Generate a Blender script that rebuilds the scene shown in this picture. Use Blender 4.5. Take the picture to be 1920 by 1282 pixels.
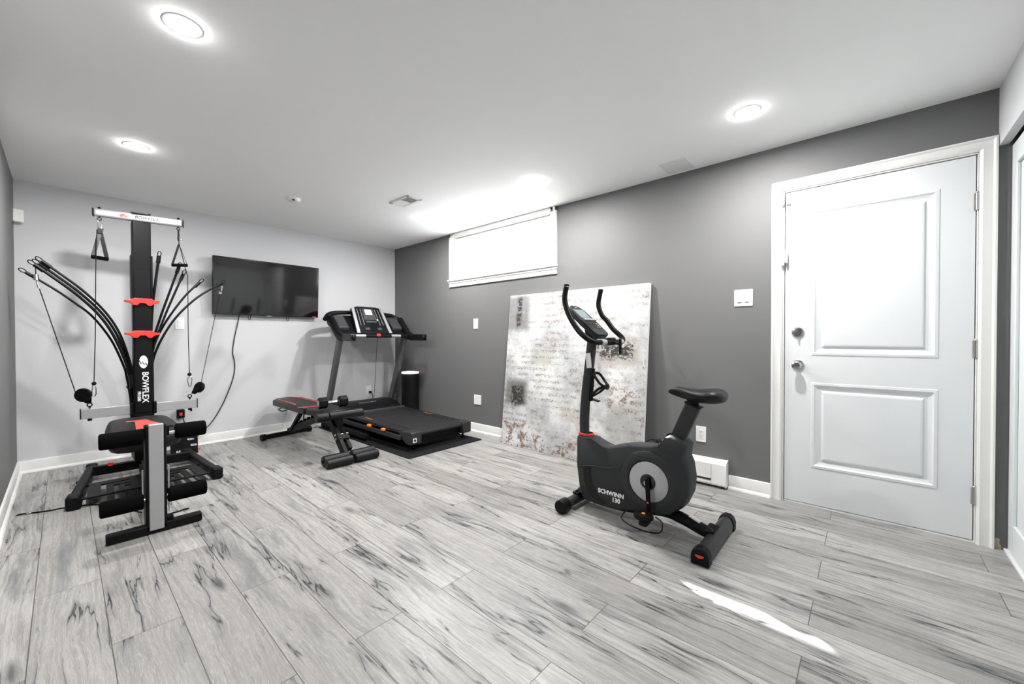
import bpy, bmesh, math, random
from mathutils import Vector, Matrix, Euler
random.seed(7)
PI = math.pi
for o in list(bpy.data.objects): bpy.data.objects.remove(o)
scene = bpy.context.scene
COL = scene.collection

# ---------------------------------------------------------------- camera
W, HH = 1920, 1282
F_PX = 749.27
cam_d = bpy.data.cameras.new('camera'); cam_o = bpy.data.objects.new('camera', cam_d); COL.objects.link(cam_o)
cam_d.sensor_fit = 'HORIZONTAL'; cam_d.sensor_width = 36.0; cam_d.lens = F_PX * 36.0 / W
cam_d.clip_start = 0.03; cam_d.clip_end = 200
yaw, pit, rol = 0.8433, -0.0110, -0.0017
fw = Vector((math.sin(yaw)*math.cos(pit), math.cos(yaw)*math.cos(pit), math.sin(pit)))
r0 = fw.cross(Vector((0, 0, 1))).normalized(); u0 = r0.cross(fw)
rr = math.cos(rol)*r0 + math.sin(rol)*u0; uu = math.cos(rol)*u0 - math.sin(rol)*r0
M = Matrix((rr, uu, -fw)).transposed().to_4x4()
M.translation = Vector((-3.1758, -5.0778, 1.0851))
cam_o.matrix_world = M
scene.camera = cam_o
HC = 2.35            # ceiling height
XL, YF = -3.43, -5.57

# ---------------------------------------------------------------- world, sun, exposure
scene.view_settings.view_transform = 'Standard'
scene.view_settings.look = 'None'
scene.view_settings.gamma = 1.0
scene.view_settings.use_curve_mapping = False
scene.view_settings.exposure = 0.0
wd = bpy.data.worlds.new('world'); scene.world = wd; wd.use_nodes = True
bg = wd.node_tree.nodes['Background']; bg.inputs[0].default_value = (0.86, 0.92, 1.0, 1); bg.inputs[1].default_value = 13.0
sun_d = bpy.data.lights.new('sun', 'SUN'); sun_d.energy = 60; sun_d.angle = math.radians(0.6); sun_d.color = (1, .97, .93)
sun_o = bpy.data.objects.new('sun', sun_d); COL.objects.link(sun_o)
sdir = Vector((-1.0, -1.60, -1.357)).normalized()
sun_o.rotation_euler = sdir.to_track_quat('-Z', 'Y').to_euler()
sun_o.location = (4, 4, 6)
POT_W = 35.0
POTS = [(-0.636, -1.556), (-0.630, -3.056), (-0.614, -4.565), (-2.845, -1.469), (-2.842, -2.999)]

# ---------------------------------------------------------------- materials
def mat(name, color, rough=0.5, metal=0.0, emit=None, estr=0, spec=None, bump=None, coat=0, var=None):
    m = bpy.data.materials.new(name); m.use_nodes = True
    nt = m.node_tree; b = nt.nodes['Principled BSDF']
    b.inputs['Base Color'].default_value = (*color, 1); b.inputs['Roughness'].default_value = rough
    b.inputs['Metallic'].default_value = metal
    if spec is not None: b.inputs['Specular IOR Level'].default_value = spec
    if coat: b.inputs['Coat Weight'].default_value = coat
    if emit: b.inputs['Emission Color'].default_value = (*emit, 1); b.inputs['Emission Strength'].default_value = estr
    if var or bump:
        tc = nt.nodes.new('ShaderNodeTexCoord')
        nz = nt.nodes.new('ShaderNodeTexNoise'); nz.inputs['Scale'].default_value = (bump or var)[0]; nz.inputs['Detail'].default_value = 4
        nt.links.new(tc.outputs['Object'], nz.inputs['Vector'])
        if bump:
            bp = nt.nodes.new('ShaderNodeBump'); bp.inputs['Strength'].default_value = bump[1]; bp.inputs['Distance'].default_value = .002
            nt.links.new(nz.outputs['Fac'], bp.inputs['Height']); nt.links.new(bp.outputs[0], b.inputs['Normal'])
        if var:
            mx = nt.nodes.new('ShaderNodeMix'); mx.data_type = 'RGBA'
            mx.inputs[6].default_value = (*[c*(1-var[1]) for c in color], 1); mx.inputs[7].default_value = (*[min(1, c*(1+var[1])) for c in color], 1)
            nt.links.new(nz.outputs['Fac'], mx.inputs[0]); nt.links.new(mx.outputs[2], b.inputs['Base Color'])
    return m
m_wall = mat('light_grey_paint', (.61, .615, .63), .55, bump=(180, .06))
m_dark = mat('charcoal_grey_paint', (.140, .141, .142), .62, bump=(180, .08))
m_ceil = mat('ceiling_paint', (.94, .945, .945), .85)
m_trim = mat('white_trim_paint', (.75, .75, .735), .35)
m_door = mat('white_door_paint', (.70, .72, .735), .38, bump=(90, .03))
m_closet = mat('closet_door_paint', (.70, .74, .75), .4)
m_black = mat('black_powder_coat', (.0045, .0045, .005), .45, spec=.13, bump=(400, .1))
m_steel = mat('dark_grey_powder_coat', (.034, .035, .036), .4, .2, spec=.28)
m_upr = mat('grey_painted_steel', (.085, .087, .084), .38, .2)
m_plast = mat('black_plastic', (.005, .005, .006), .45, spec=.15)
m_gloss = mat('glossy_black_plastic', (.008, .008, .009), .12)
m_body = mat('charcoal_plastic', (.030, .0315, .0335), .56, spec=.2, bump=(500, .08))
m_body2 = mat('dark_charcoal_plastic', (.014, .0145, .016), .42, spec=.28)
m_foam = mat('black_foam', (.003, .003, .0035), 1.0, bump=(600, .4), spec=.05)
m_vinyl = mat('black_vinyl', (.007, .007, .008), .42, spec=.22, bump=(260, .3))
m_silver = mat('silver_paint', (.40, .40, .41), .42, .4)
m_chrome = mat('chrome', (.75, .75, .76), .15, 1)
m_nickel = mat('brushed_nickel', (.50, .48, .46), .22, 1)
m_red = mat('red_plastic', (.68, .035, .025), .35)
m_redlight = mat('red_vinyl', (.80, .07, .05), .5)
m_orange = mat('orange_rubber', (.85, .22, .02), .45)
m_screen = mat('tv_screen_glass', (.006, .005, .006), .06, spec=.6)
m_lcd = mat('lcd_glass', (.20, .26, .28), .12)
m_lcdw = mat('pale_lcd', (.75, .78, .80), .2)
m_rubber = mat('black_rubber_mat', (.009, .009, .010), .65, spec=.15, bump=(300, .5))
m_belt = mat('running_belt', (.014, .014, .015), .6, spec=.28, bump=(700, .5))
m_wplast = mat('white_plastic', (.82, .82, .81), .3)
m_gapdark = mat('dark_gap', (.02, .02, .02), .6)
m_white = mat('white_print', (.85, .85, .85), .5)
m_grey = mat('grey_plastic', (.28, .29, .30), .4)
m_midgrey = mat('slate_plastic', (.045, .048, .052), .4)
m_panel = mat('access_panel_paint', (.76, .76, .77), .7)
m_label = mat('paper_label', (.62, .62, .60), .6, var=(160, .25))
m_ring = mat('pink_white_light_ring', (.8, .7, .8), .3, emit=(.95, .62, .95), estr=1.1)
m_lens = mat('led_lens', (.9, .9, .9), .4, emit=(1, .985, .96), estr=115)
m_canvas_edge = mat('canvas_edge', (.72, .71, .69), .8)
m_snow = mat('white_ground', (.55, .55, .57), .9)
m_sunblock = mat('sun_block_board', (.75, .75, .75), .8)  # only for the unseen sun-blocking slab and beam
m_plaster = mat('bare_plaster', (.45, .38, .28), .9, var=(60, .3))

def glass_mat():
    m = bpy.data.materials.new('window_glass'); m.use_nodes = True; nt = m.node_tree
    for n in list(nt.nodes): nt.nodes.remove(n)
    out = nt.nodes.new('ShaderNodeOutputMaterial'); mx = nt.nodes.new('ShaderNodeMixShader')
    tr = nt.nodes.new('ShaderNodeBsdfTransparent'); gl = nt.nodes.new('ShaderNodeBsdfGlossy'); gl.inputs['Roughness'].default_value = .02
    mx.inputs[0].default_value = .05
    nt.links.new(tr.outputs[0], mx.inputs[1]); nt.links.new(gl.outputs[0], mx.inputs[2])
    nt.links.new(mx.outputs[0], out.inputs[0]); return m
m_glass = glass_mat()

class NT:
    """tiny helper for node graphs"""
    def __init__(s, name):
        s.m = bpy.data.materials.new(name); s.m.use_nodes = True; s.nt = s.m.node_tree; s.b = s.nt.nodes['Principled BSDF']
    def n(s, t, **kw):
        q = s.nt.nodes.new(t)
        for k, v in kw.items(): setattr(q, k, v)
        return q
    def l(s, a, b): s.nt.links.new(a, b)
    def val(s, sock, v):
        if isinstance(v, (int, float)): sock.default_value = v
        elif isinstance(v, tuple): sock.default_value = v
        else: s.l(v, sock)
    def math(s, op, a, b=None, c=None, clamp=False):
        q = s.n('ShaderNodeMath', operation=op, use_clamp=clamp); s.val(q.inputs[0], a)
        if b is not None: s.val(q.inputs[1], b)
        if c is not None: s.val(q.inputs[2], c)
        return q.outputs[0]
    def mix(s, f, a, b, blend='MIX'):
        q = s.n('ShaderNodeMix', data_type='RGBA', blend_type=blend, clamp_factor=True); s.val(q.inputs[0], f)
        for i, v in ((6, a), (7, b)):
            if isinstance(v, tuple): q.inputs[i].default_value = (*v, 1) if len(v) == 3 else v
            else: s.l(v, q.inputs[i])
        return q.outputs[2]
    def comb(s, x, y, z):
        q = s.n('ShaderNodeCombineXYZ'); s.val(q.inputs[0], x); s.val(q.inputs[1], y); s.val(q.inputs[2], z); return q.outputs[0]
    def noise(s, v, scale, detail=3, rough=.5, dist=0):
        q = s.n('ShaderNodeTexNoise'); s.l(v, q.inputs['Vector']); q.inputs['Scale'].default_value = scale
        q.inputs['Detail'].default_value = detail; q.inputs['Roughness'].default_value = rough; q.inputs['Distortion'].default_value = dist
        return q.outputs['Fac']
    def ramp(s, f, a, b):       # smooth 0..1 between a and b
        q = s.n('ShaderNodeMapRange', interpolation_type='SMOOTHSTEP'); s.val(q.inputs[0], f)
        q.inputs[1].default_value = a; q.inputs[2].default_value = b; return q.outputs[0]

FLOOR_A, FLOOR_B = (.255, .248, .235), (.40, .393, .375)
def floor_material():
    g = NT('grey_oak_laminate')
    tc = g.n('ShaderNodeTexCoord'); sp = g.n('ShaderNodeSeparateXYZ'); g.l(tc.outputs['Object'], sp.inputs[0])
    X, Y = sp.outputs[0], sp.outputs[1]
    PW, PL = 0.1945, 1.208
    rx = g.math('DIVIDE', g.math('ADD', X, 3.266), PW)
    row = g.math('FLOOR', rx); fx = g.math('SUBTRACT', rx, row)
    odd = g.math('ABSOLUTE', g.math('MODULO', row, 2.0))
    ysh = g.math('MULTIPLY_ADD', odd, .585, g.math('ADD', Y, 2.50 + 12.08))     # even rows join at -2.50, odd at -3.085
    ry = g.math('DIVIDE', ysh, PL)
    ci = g.math('FLOOR', ry); fy = g.math('SUBTRACT', ry, ci)
    wn = g.n('ShaderNodeTexWhiteNoise', noise_dimensions='2D'); g.l(g.comb(row, ci, 0), wn.inputs['Vector'])
    rs = g.n('ShaderNodeSeparateColor'); g.l(wn.outputs['Color'], rs.inputs[0])
    r1, r2, r3 = rs.outputs[0], rs.outputs[1], rs.outputs[2]
    # plank-local coordinates with a random jump per plank
    lx = g.math('MULTIPLY', fx, PW); ly = g.math('MULTIPLY', fy, PL)
    ox = g.math('MULTIPLY', r1, 37.0); oy = g.math('MULTIPLY', r2, 53.0)
    pv = g.comb(g.math('ADD', lx, ox), g.math('ADD', ly, oy), g.math('MULTIPLY', r3, 9.0))
    def sc(v, a, b):
        q = g.n('ShaderNodeVectorMath', operation='MULTIPLY'); g.l(v, q.inputs[0]); q.inputs[1].default_value = (a, b, 1); return q.outputs[0]
    warp = g.noise(sc(pv, 4.5, 1.6), 1.0, 3, .55)
    warp2 = g.noise(sc(pv, 14, 2.6), 1.0, 3, .55)
    wx = g.math('ADD', g.math('MULTIPLY', g.math('SUBTRACT', warp, .5), .085), g.math('MULTIPLY', g.math('SUBTRACT', warp2, .5), .014))
    spv = g.n('ShaderNodeSeparateXYZ'); g.l(pv, spv.inputs[0])
    wv = g.comb(g.math('ADD', spv.outputs[0], wx), spv.outputs[1], spv.outputs[2])
    grain = g.noise(sc(wv, 85, 2.2), 1.0, 7, .72)
    fine = g.noise(sc(wv, 420, 22), 1.0, 3, .6)
    broad = g.noise(sc(wv, 12, 1.5), 1.0, 4, .6)
    blotch = g.noise(sc(pv, 9, 4.5), 1.0, 5, .65)
    zone = g.ramp(broad, .53, .70)
    cn = g.noise(sc(wv, 11, .75), 1.0, 4, .55)
    cd_ = g.math('ABSOLUTE', g.math('SUBTRACT', cn, .54))
    msk = g.noise(sc(pv, 6, 2.0), 1.0, 3, .55)
    crack = g.math('SUBTRACT', 1.0, g.ramp(cd_, .002, .009))
    crackm = g.math('MULTIPLY', crack, g.ramp(msk, .45, .54))
    halo = g.math('MULTIPLY', g.math('SUBTRACT', 1.0, g.ramp(cd_, .0, .055)), g.ramp(msk, .44, .62))
    vo = g.n('ShaderNodeTexVoronoi', feature='F1'); g.l(sc(wv, 7.0, 1.9), vo.inputs['Vector']); vo.inputs['Scale'].default_value = 1
    kd = g.math('ADD', vo.outputs['Distance'], g.math('MULTIPLY', g.math('SUBTRACT', grain, .5), .35))
    kn = g.math('MULTIPLY', g.math('SUBTRACT', 1.0, g.ramp(kd, .0, .22)), g.math('GREATER_THAN', g.noise(sc(pv, 3, 1.3), 1.0, 1, .5), .52))
    chk = g.math('MULTIPLY', g.ramp(g.noise(sc(wv, 150, 10), 1.0, 3, .55), .64, .74), .55)
    base = g.mix(r3, FLOOR_A, FLOOR_B)
    base = g.mix(g.math('MULTIPLY', g.ramp(blotch, .42, .68), .45), base, (.235, .225, .215))
    c = g.mix(g.math('MULTIPLY', g.ramp(grain, .40, .64), .58), base, (.150, .145, .138))
    c = g.mix(g.math('MULTIPLY', g.ramp(fine, .54, .64), .34), c, (.50, .49, .47))
    c = g.mix(g.math('MULTIPLY', zone, .62), c, (.115, .122, .130))
    c = g.mix(g.math('MULTIPLY', halo, .66), c, (.070, .076, .085))
    c = g.mix(g.math('MULTIPLY', kn, .85), c, (.03, .033, .04))
    c = g.mix(g.math('MULTIPLY', crackm, .92), c, (.014, .015, .018))
    c = g.mix(chk, c, (.08, .08, .083))
    # seams
    ex = g.math('MULTIPLY', g.math('MINIMUM', fx, g.math('SUBTRACT', 1.0, fx)), PW)
    ey = g.math('MULTIPLY', g.math('MINIMUM', fy, g.math('SUBTRACT', 1.0, fy)), PL)
    seam = g.math('SUBTRACT', 1.0, g.ramp(g.math('MINIMUM', ex, ey), .0008, .0022))
    c = g.mix(g.math('MULTIPLY', seam, .9), c, (.055, .045, .036))
    g.l(c, g.b.inputs['Base Color'])
    g.l(g.math('MULTIPLY_ADD', grain, .22, .26), g.b.inputs['Roughness'])
    bp = g.n('ShaderNodeBump'); bp.inputs['Strength'].default_value = .25; bp.inputs['Distance'].default_value = .002
    g.l(g.math('SUBTRACT', g.math('MULTIPLY', grain, .5), g.math('MULTIPLY', seam, 1.0)), bp.inputs['Height']); g.l(bp.outputs[0], g.b.inputs['Normal'])
    return g.m
m_floor = floor_material()

def painting_material():
    """abstract weathered canvas: u across (0 left .. 1 right seen from the room), v up; object coords in metres"""
    g = NT('abstract_canvas_paint')
    tc = g.n('ShaderNodeTexCoord'); sp = g.n('ShaderNodeSeparateXYZ'); g.l(tc.outputs['Object'], sp.inputs[0])
    U, V = sp.outputs[1], sp.outputs[2]       # object y = u metres, z = v metres
    P = g.comb(U, V, 0)
    def sc(v, a, b, off=0):
        q = g.n('ShaderNodeVectorMath', operation='MULTIPLY_ADD'); g.l(v, q.inputs[0]); q.inputs[1].default_value = (a, b, 1); q.inputs[2].default_value = (off, off, off); return q.outputs[0]
    n1 = g.noise(P, 2.2, 5, .6); n2 = g.noise(P, 9, 6, .65); n3 = g.noise(P, 45, 4, .6)
    c = g.mix(g.ramp(n1, .38, .56), (.64, .64, .63), (.42, .43, .44))
    c = g.mix(g.math('MULTIPLY', g.ramp(g.noise(sc(P, 1, 1, 5), 3.1, 4, .6), .55, .68), .7), c, (.40, .385, .35))
    def rect(u0, u1, v0, v1, soft=.02, rag=.06):
        nn = g.math('MULTIPLY', g.math('SUBTRACT', n2, .5), rag)
        uu_ = g.math('ADD', U, nn); vv_ = g.math('ADD', V, nn)
        a = g.math('MULTIPLY', g.ramp(uu_, u0-soft, u0+soft), g.math('SUBTRACT', 1.0, g.ramp(uu_, u1-soft, u1+soft)))
        b = g.math('MULTIPLY', g.ramp(vv_, v0-soft, v0+soft), g.math('SUBTRACT', 1.0, g.ramp(vv_, v1-soft, v1+soft)))
        return g.math('MULTIPLY', a, b)
    # grey blocks: top left, lower left, right middle band
    for (u0, u1, v0, v1, col, k) in ((-.02, .27, 1.16, 1.52, (.17, .175, .175), .85), (.02, .30, .40, .66, (.13, .13, .125), .85),
                                      (.98, 1.44, .84, 1.10, (.33, .31, .28), .7), (1.18, 1.46, .20, .52, (.34, .335, .31), .6), (.32, .62, .86, 1.02, (.42, .40, .36), .5)):
        c = g.mix(g.math('MULTIPLY', rect(u0, u1, v0, v1, .035, .09), k), c, col)
    # ragged dark blots
    for (u0, u1, v0, v1) in ((.11, .17, 1.20, 1.50), (.10, .26, .42, .60), (1.10, 1.36, .93, 1.02)):
        blot = g.math('MULTIPLY', rect(u0, u1, v0, v1, .02, .08), g.ramp(g.noise(P, 30, 5, .6), .42, .47))
        c = g.mix(g.math('MULTIPLY', blot, .95), c, (.008, .008, .009))
    # rust stains
    rust = g.ramp(g.noise(sc(P, 1, 1, 11), 13, 8, .8), .50, .56)
    zone = g.math('MAXIMUM', g.math('MAXIMUM', rect(-.05, .36, -.05, .26, .04, .12), rect(1.18, 1.45, .45, .68, .05, .1)),
                  g.math('MAXIMUM', rect(.40, .95, -.05, .16, .05, .14), g.math('MULTIPLY', g.ramp(n1, .5, .6), .6)))
    c = g.mix(g.math('MULTIPLY', g.math('MULTIPLY', rust, zone), .85), c, (.15, .080, .038))
    rust2 = g.ramp(g.noise(sc(P, 1, 1.6, 3), 17, 7, .78), .57, .62)
    c = g.mix(g.math('MULTIPLY', rust2, .6), c, (.24, .18, .12))
    # illegible script: curls of noise iso-lines inside writing lines
    lp = .058
    vv = g.math('DIVIDE', V, lp); fv = g.math('FRACT', vv); li = g.math('FLOOR', vv)
    band = g.math('MULTIPLY', g.ramp(fv, .18, .30), g.math('SUBTRACT', 1.0, g.ramp(fv, .62, .78)))
    lv = g.comb(g.math('ADD', U, g.math('MULTIPLY', li, 3.7)), V, li)
    s1 = g.noise(lv, 48, 2, .5)
    stroke = g.math('SUBTRACT', 1.0, g.ramp(g.math('ABSOLUTE', g.math('SUBTRACT', s1, .5)), .02, .06))
    word = g.math('MULTIPLY', g.ramp(g.noise(g.comb(g.math('ADD', U, g.math('MULTIPLY', li, 1.31)), g.math('MULTIPLY', li, 7.7), 0), 5.5, 4, .65), .45, .50), g.ramp(g.noise(sc(P, 1, 1, 23), 3.2, 4, .6), .40, .56))
    scr = g.math('MULTIPLY', g.math('MULTIPLY', stroke, band), word)
    colr = g.mix(g.ramp(g.noise(sc(P, 1, 1, 7), 3.5, 2), .45, .55), (.17, .105, .06), (.06, .055, .05))
    c = g.mix(g.math('MULTIPLY', scr, .72), c, colr)
    gr = g.noise(g.comb(U, V, 4.0), 17, 2, .5, 1.2)
    graf = g.math('MULTIPLY', g.math('SUBTRACT', 1.0, g.ramp(g.math('ABSOLUTE', g.math('SUBTRACT', gr, .5)), .02, .045)), g.math('MAXIMUM', rect(1.04, 1.40, .90, 1.05, .02, .05), rect(.10, .26, .40, .62, .02, .05)))
    c = g.mix(g.math('MULTIPLY', graf, .92), c, (.012, .012, .014))
    # white over-brushing
    c = g.mix(g.math('MULTIPLY', g.ramp(g.noise(sc(P, 1, .45, 17), 11, 4, .65), .60, .72), .75), c, (.66, .66, .66))
    c = g.mix(g.math('MULTIPLY', g.ramp(n3, .6, .8), .25), c, (.30, .285, .265))
    g.l(c, g.b.inputs['Base Color']); g.b.inputs['Roughness'].default_value = .55
    bp = g.n('ShaderNodeBump'); bp.inputs['Strength'].default_value = .4; bp.inputs['Distance'].default_value = .003
    g.l(g.math('ADD', n2, g.math('MULTIPLY', n3, .4)), bp.inputs['Height']); g.l(bp.outputs[0], g.b.inputs['Normal'])
    return g.m
m_paint = painting_material()

def dots_mat(name, base, dot, scale, rough=.4, thr=.35):
    g = NT(name); tc = g.n('ShaderNodeTexCoord')
    vo = g.n('ShaderNodeTexVoronoi', feature='F1'); g.l(tc.outputs['Object'], vo.inputs['Vector']); vo.inputs['Scale'].default_value = scale
    vo.inputs['Randomness'].default_value = .15
    g.l(g.mix(g.math('LESS_THAN', vo.outputs['Distance'], thr), base, dot), g.b.inputs['Base Color'])
    g.b.inputs['Roughness'].default_value = rough; g.b.inputs['Specular IOR Level'].default_value = .15 if base[0] < .1 else .5; return g.m
m_disc = dots_mat('perforated_silver_disc', (.44, .44, .45), (.34, .34, .35), 120, .3)
m_mesh = dots_mat('perforated_grille', (.018, .018, .018), (.001, .001, .001), 110, .6, .46)
m_mesh2 = dots_mat('speaker_cloth', (.005, .005, .006), (.002, .002, .002), 300, .5)

# ---------------------------------------------------------------- mesh builder
class MB:
    def __init__(s): s.bm = bmesh.new()
    def _tf(s, vs, mtx):
        for v in vs: v.co = mtx @ v.co
    def box(s, c, d, rot=None):
        r = bmesh.ops.create_cube(s.bm, size=1.0)['verts']
        m = Matrix.Translation(Vector(c)) @ ((rot.to_matrix() if isinstance(rot, Euler) else rot).to_4x4() if rot else Matrix()) @ Matrix.Diagonal((*d, 1))
        s._tf(r, m); return s
    def bb(s, a, b):
        return s.box([(p+q)/2 for p, q in zip(a, b)], [abs(q-p) for p, q in zip(a, b)])
    @staticmethod
    def frame(p1, p2, up=(0, 0, 1)):
        z = (Vector(p2)-Vector(p1)).normalized(); up = Vector(up)
        if abs(z.dot(up)) > .98: up = Vector((0, 1, 0))
        x = up.cross(z).normalized(); y = z.cross(x)
        return Matrix((x, y, z)).transposed()
    def bar(s, p1, p2, w, h, up=(0, 0, 1)):
        """box from p1 to p2; h is the thickness along 'up', w the other one"""
        p1, p2 = Vector(p1), Vector(p2)
        return s.box((p1+p2)/2, (w, h, (p2-p1).length), s.frame(p1, p2, up))
    def cyl(s, p1, p2, r1, r2=None, n=24):
        p1, p2 = Vector(p1), Vector(p2); r2 = r1 if r2 is None else r2
        r = bmesh.ops.create_cone(s.bm, cap_ends=True, segments=n, radius1=r1, radius2=r2, depth=(p2-p1).length)['verts']
        s._tf(r, Matrix.Translation((p1+p2)/2) @ s.frame(p1, p2).to_4x4()); return s
    def sph(s, c, r, sc=(1, 1, 1), n=16):
        v = bmesh.ops.create_uvsphere(s.bm, u_segments=n, v_segments=n//2+2, radius=r)['verts']
        s._tf(v, Matrix.Translation(Vector(c)) @ Matrix.Diagonal((*sc, 1))); return s
    def prism(s, poly, axis, a, b):
        """polygon in the two other axes (in x,y,z order) swept along axis from a to b"""
        def P(q, t):
            l = list(q); l.insert(axis, t); return Vector(l)
        A = [s.bm.verts.new(P(q, a)) for q in poly]; B = [s.bm.verts.new(P(q, b)) for q in poly]
        n = len(poly); s.bm.faces.new(A); s.bm.faces.new(B[::-1])
        for i in range(n): s.bm.faces.new((A[i], B[i], B[(i+1) % n], A[(i+1) % n]))
        return s
    def tube(s, pts, r, n=10, sub=6, closed=False, flat=None, up=(0, 0, 1)):
        pts = [Vector(p) for p in pts]
        P = []
        m = len(pts)
        if sub > 1 and m > 2:
            rng = m if closed else m-1
            for i in range(rng):
                if closed: a, b, c, d = pts[(i-1) % m], pts[i], pts[(i+1) % m], pts[(i+2) % m]
                else: a, b, c, d = pts[max(i-1, 0)], pts[i], pts[i+1], pts[min(i+2, m-1)]
                for k in range(sub):
                    t = k/sub
                    P.append(.5*((2*b)+(c-a)*t+(2*a-5*b+4*c-d)*t*t+(3*b-a-3*c+d)*t**3))
            if not closed: P.append(pts[-1])
        else: P = pts
        R = r if isinstance(r, (list, tuple)) else [r]*len(P)
        if len(R) != len(P): R = [R[min(len(R)-1, int(i*len(R)/len(P)))] for i in range(len(P))]
        N = len(P); rings = []; prev = None
        for i, p in enumerate(P):
            t = (P[(i+1) % N]-P[i-1]) if closed else (P[min(i+1, N-1)]-P[max(i-1, 0)])
            t.normalize()
            if prev is None:
                u = Vector(up)
                if abs(t.dot(u)) > .95: u = Vector((0, 1, 0))
                x = u.cross(t).normalized()
            else:
                x = (prev-t*prev.dot(t)).normalized()
            prev = x; y = t.cross(x)
            fl = flat if flat else 1.0
            rings.append([s.bm.verts.new(p+x*R[i]*math.cos(2*PI*k/n)*fl+y*R[i]*math.sin(2*PI*k/n)) for k in range(n)])
        for i in range(N if closed else N-1):
            a, b = rings[i], rings[(i+1) % N]
            for k in range(n): s.bm.faces.new((a[k], a[(k+1) % n], b[(k+1) % n], b[k]))
        if not closed: s.bm.faces.new(rings[0][::-1]); s.bm.faces.new(rings[-1])
        return s
    def lathe(s, prof, c, n=32, axis=(0, 0, 1)):
        fr = s.frame((0, 0, 0), axis); c = Vector(c); rings = []
        for r, z in prof:
            if r < 1e-6: rings.append([s.bm.verts.new(c+fr @ Vector((0, 0, z)))])
            else: rings.append([s.bm.verts.new(c+fr @ Vector((r*math.cos(2*PI*k/n), r*math.sin(2*PI*k/n), z))) for k in range(n)])
        for a, b in zip(rings, rings[1:]):
            for k in range(n):
                q = [a[k % len(a)], a[(k+1) % len(a)], b[(k+1) % len(b)], b[k % len(b)]]
                q = list(dict.fromkeys(q))
                if len(q) > 2: s.bm.faces.new(q)
        return s
    def loft(s, rings, cap=True, closed=True):
        R = [[s.bm.verts.new(Vector(p)) for p in r] for r in rings]; n = len(R[0])
        for a, b in zip(R, R[1:]):
            for k in range(n if closed else n-1): s.bm.faces.new((a[k], a[(k+1) % n], b[(k+1) % n], b[k]))
        if cap: s.bm.faces.new(R[0][::-1]); s.bm.faces.new(R[-1])
        return s
    def quad(s, *p):
        s.bm.faces.new([s.bm.verts.new(Vector(q)) for q in p]); return s
    def build(s, name, m, parent=None, bevel=0, seg=2, smooth=True, sub=0, angle=.62, origin=None):
        bmesh.ops.recalc_face_normals(s.bm, faces=s.bm.faces)
        if smooth:
            for f in s.bm.faces: f.smooth = True
            for e in s.bm.edges:
                if len(e.link_faces) == 2 and e.calc_face_angle(0) > angle: e.smooth = False
        me = bpy.data.meshes.new(name)
        off = Vector(origin) if origin is not None else None
        if off is not None:
            for v in s.bm.verts: v.co -= off
        s.bm.to_mesh(me); s.bm.free()
        me.materials.append(m)
        o = bpy.data.objects.new(name, me); COL.objects.link(o)
        if off is not None: o.location = off
        if parent: attach(o, parent)
        if bevel:
            b = o.modifiers.new('bevel', 'BEVEL'); b.width = bevel; b.segments = seg; b.limit_method = 'ANGLE'; b.angle_limit = .6
        if sub:
            b = o.modifiers.new('sub', 'SUBSURF'); b.levels = sub; b.render_levels = sub
        return o

def wmat(o):
    m = Matrix.LocRotScale(o.location, o.rotation_euler, o.scale)
    if o.parent: m = wmat(o.parent) @ o.matrix_parent_inverse @ m
    return m
def attach(o, parent):
    o.parent = parent; o.matrix_parent_inverse = wmat(parent).inverted()
def thing(name, label, cat, loc=(0, 0, 0), group=None):
    o = bpy.data.objects.new(name, None); COL.objects.link(o); o.location = loc; o.empty_display_size = .1
    o['label'] = label; o['category'] = cat
    if group: o['group'] = group
    return o
def tag(o, label, cat, group=None):
    o['label'] = label; o['category'] = cat
    if group: o['group'] = group
    return o
def struct(o, label=None):
    o['kind'] = 'structure'
    if label: o['label'] = label
    return o
def copy_tree(o, parent=None):
    c = o.copy(); COL.objects.link(c)
    if parent: c.parent = parent; c.matrix_parent_inverse = o.matrix_parent_inverse.copy()
    for ch in [x for x in bpy.data.objects if x.parent == o]: copy_tree(ch, c)
    return c

def text(name, s, size, loc, xdir, ydir, m, parent, sx=1.0, shear=0, bold=0.0, depth=.0006, align='CENTER', spacing=1.0):
    cu = bpy.data.curves.new(name, 'FONT'); cu.body = s; cu.size = size; cu.align_x = align; cu.align_y = 'CENTER'
    cu.shear = shear; cu.offset = bold; cu.extrude = depth; cu.space_character = spacing
    o = bpy.data.objects.new('tmp_text', cu); COL.objects.link(o)
    bpy.context.view_layer.update()
    dg = bpy.context.evaluated_depsgraph_get()
    me = bpy.data.meshes.new_from_object(o.evaluated_get(dg)); bpy.data.objects.remove(o)
    x = Vector(xdir).normalized(); y = Vector(ydir).normalized(); z = x.cross(y)
    mt = Matrix((x*sx, y, z)).transposed().to_4x4(); mt.translation = Vector(loc)
    me.transform(mt); me.materials.clear(); me.materials.append(m); me.name = name
    q = bpy.data.objects.new(name, me); COL.objects.link(q)
    if parent: attach(q, parent)
    return q

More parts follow.
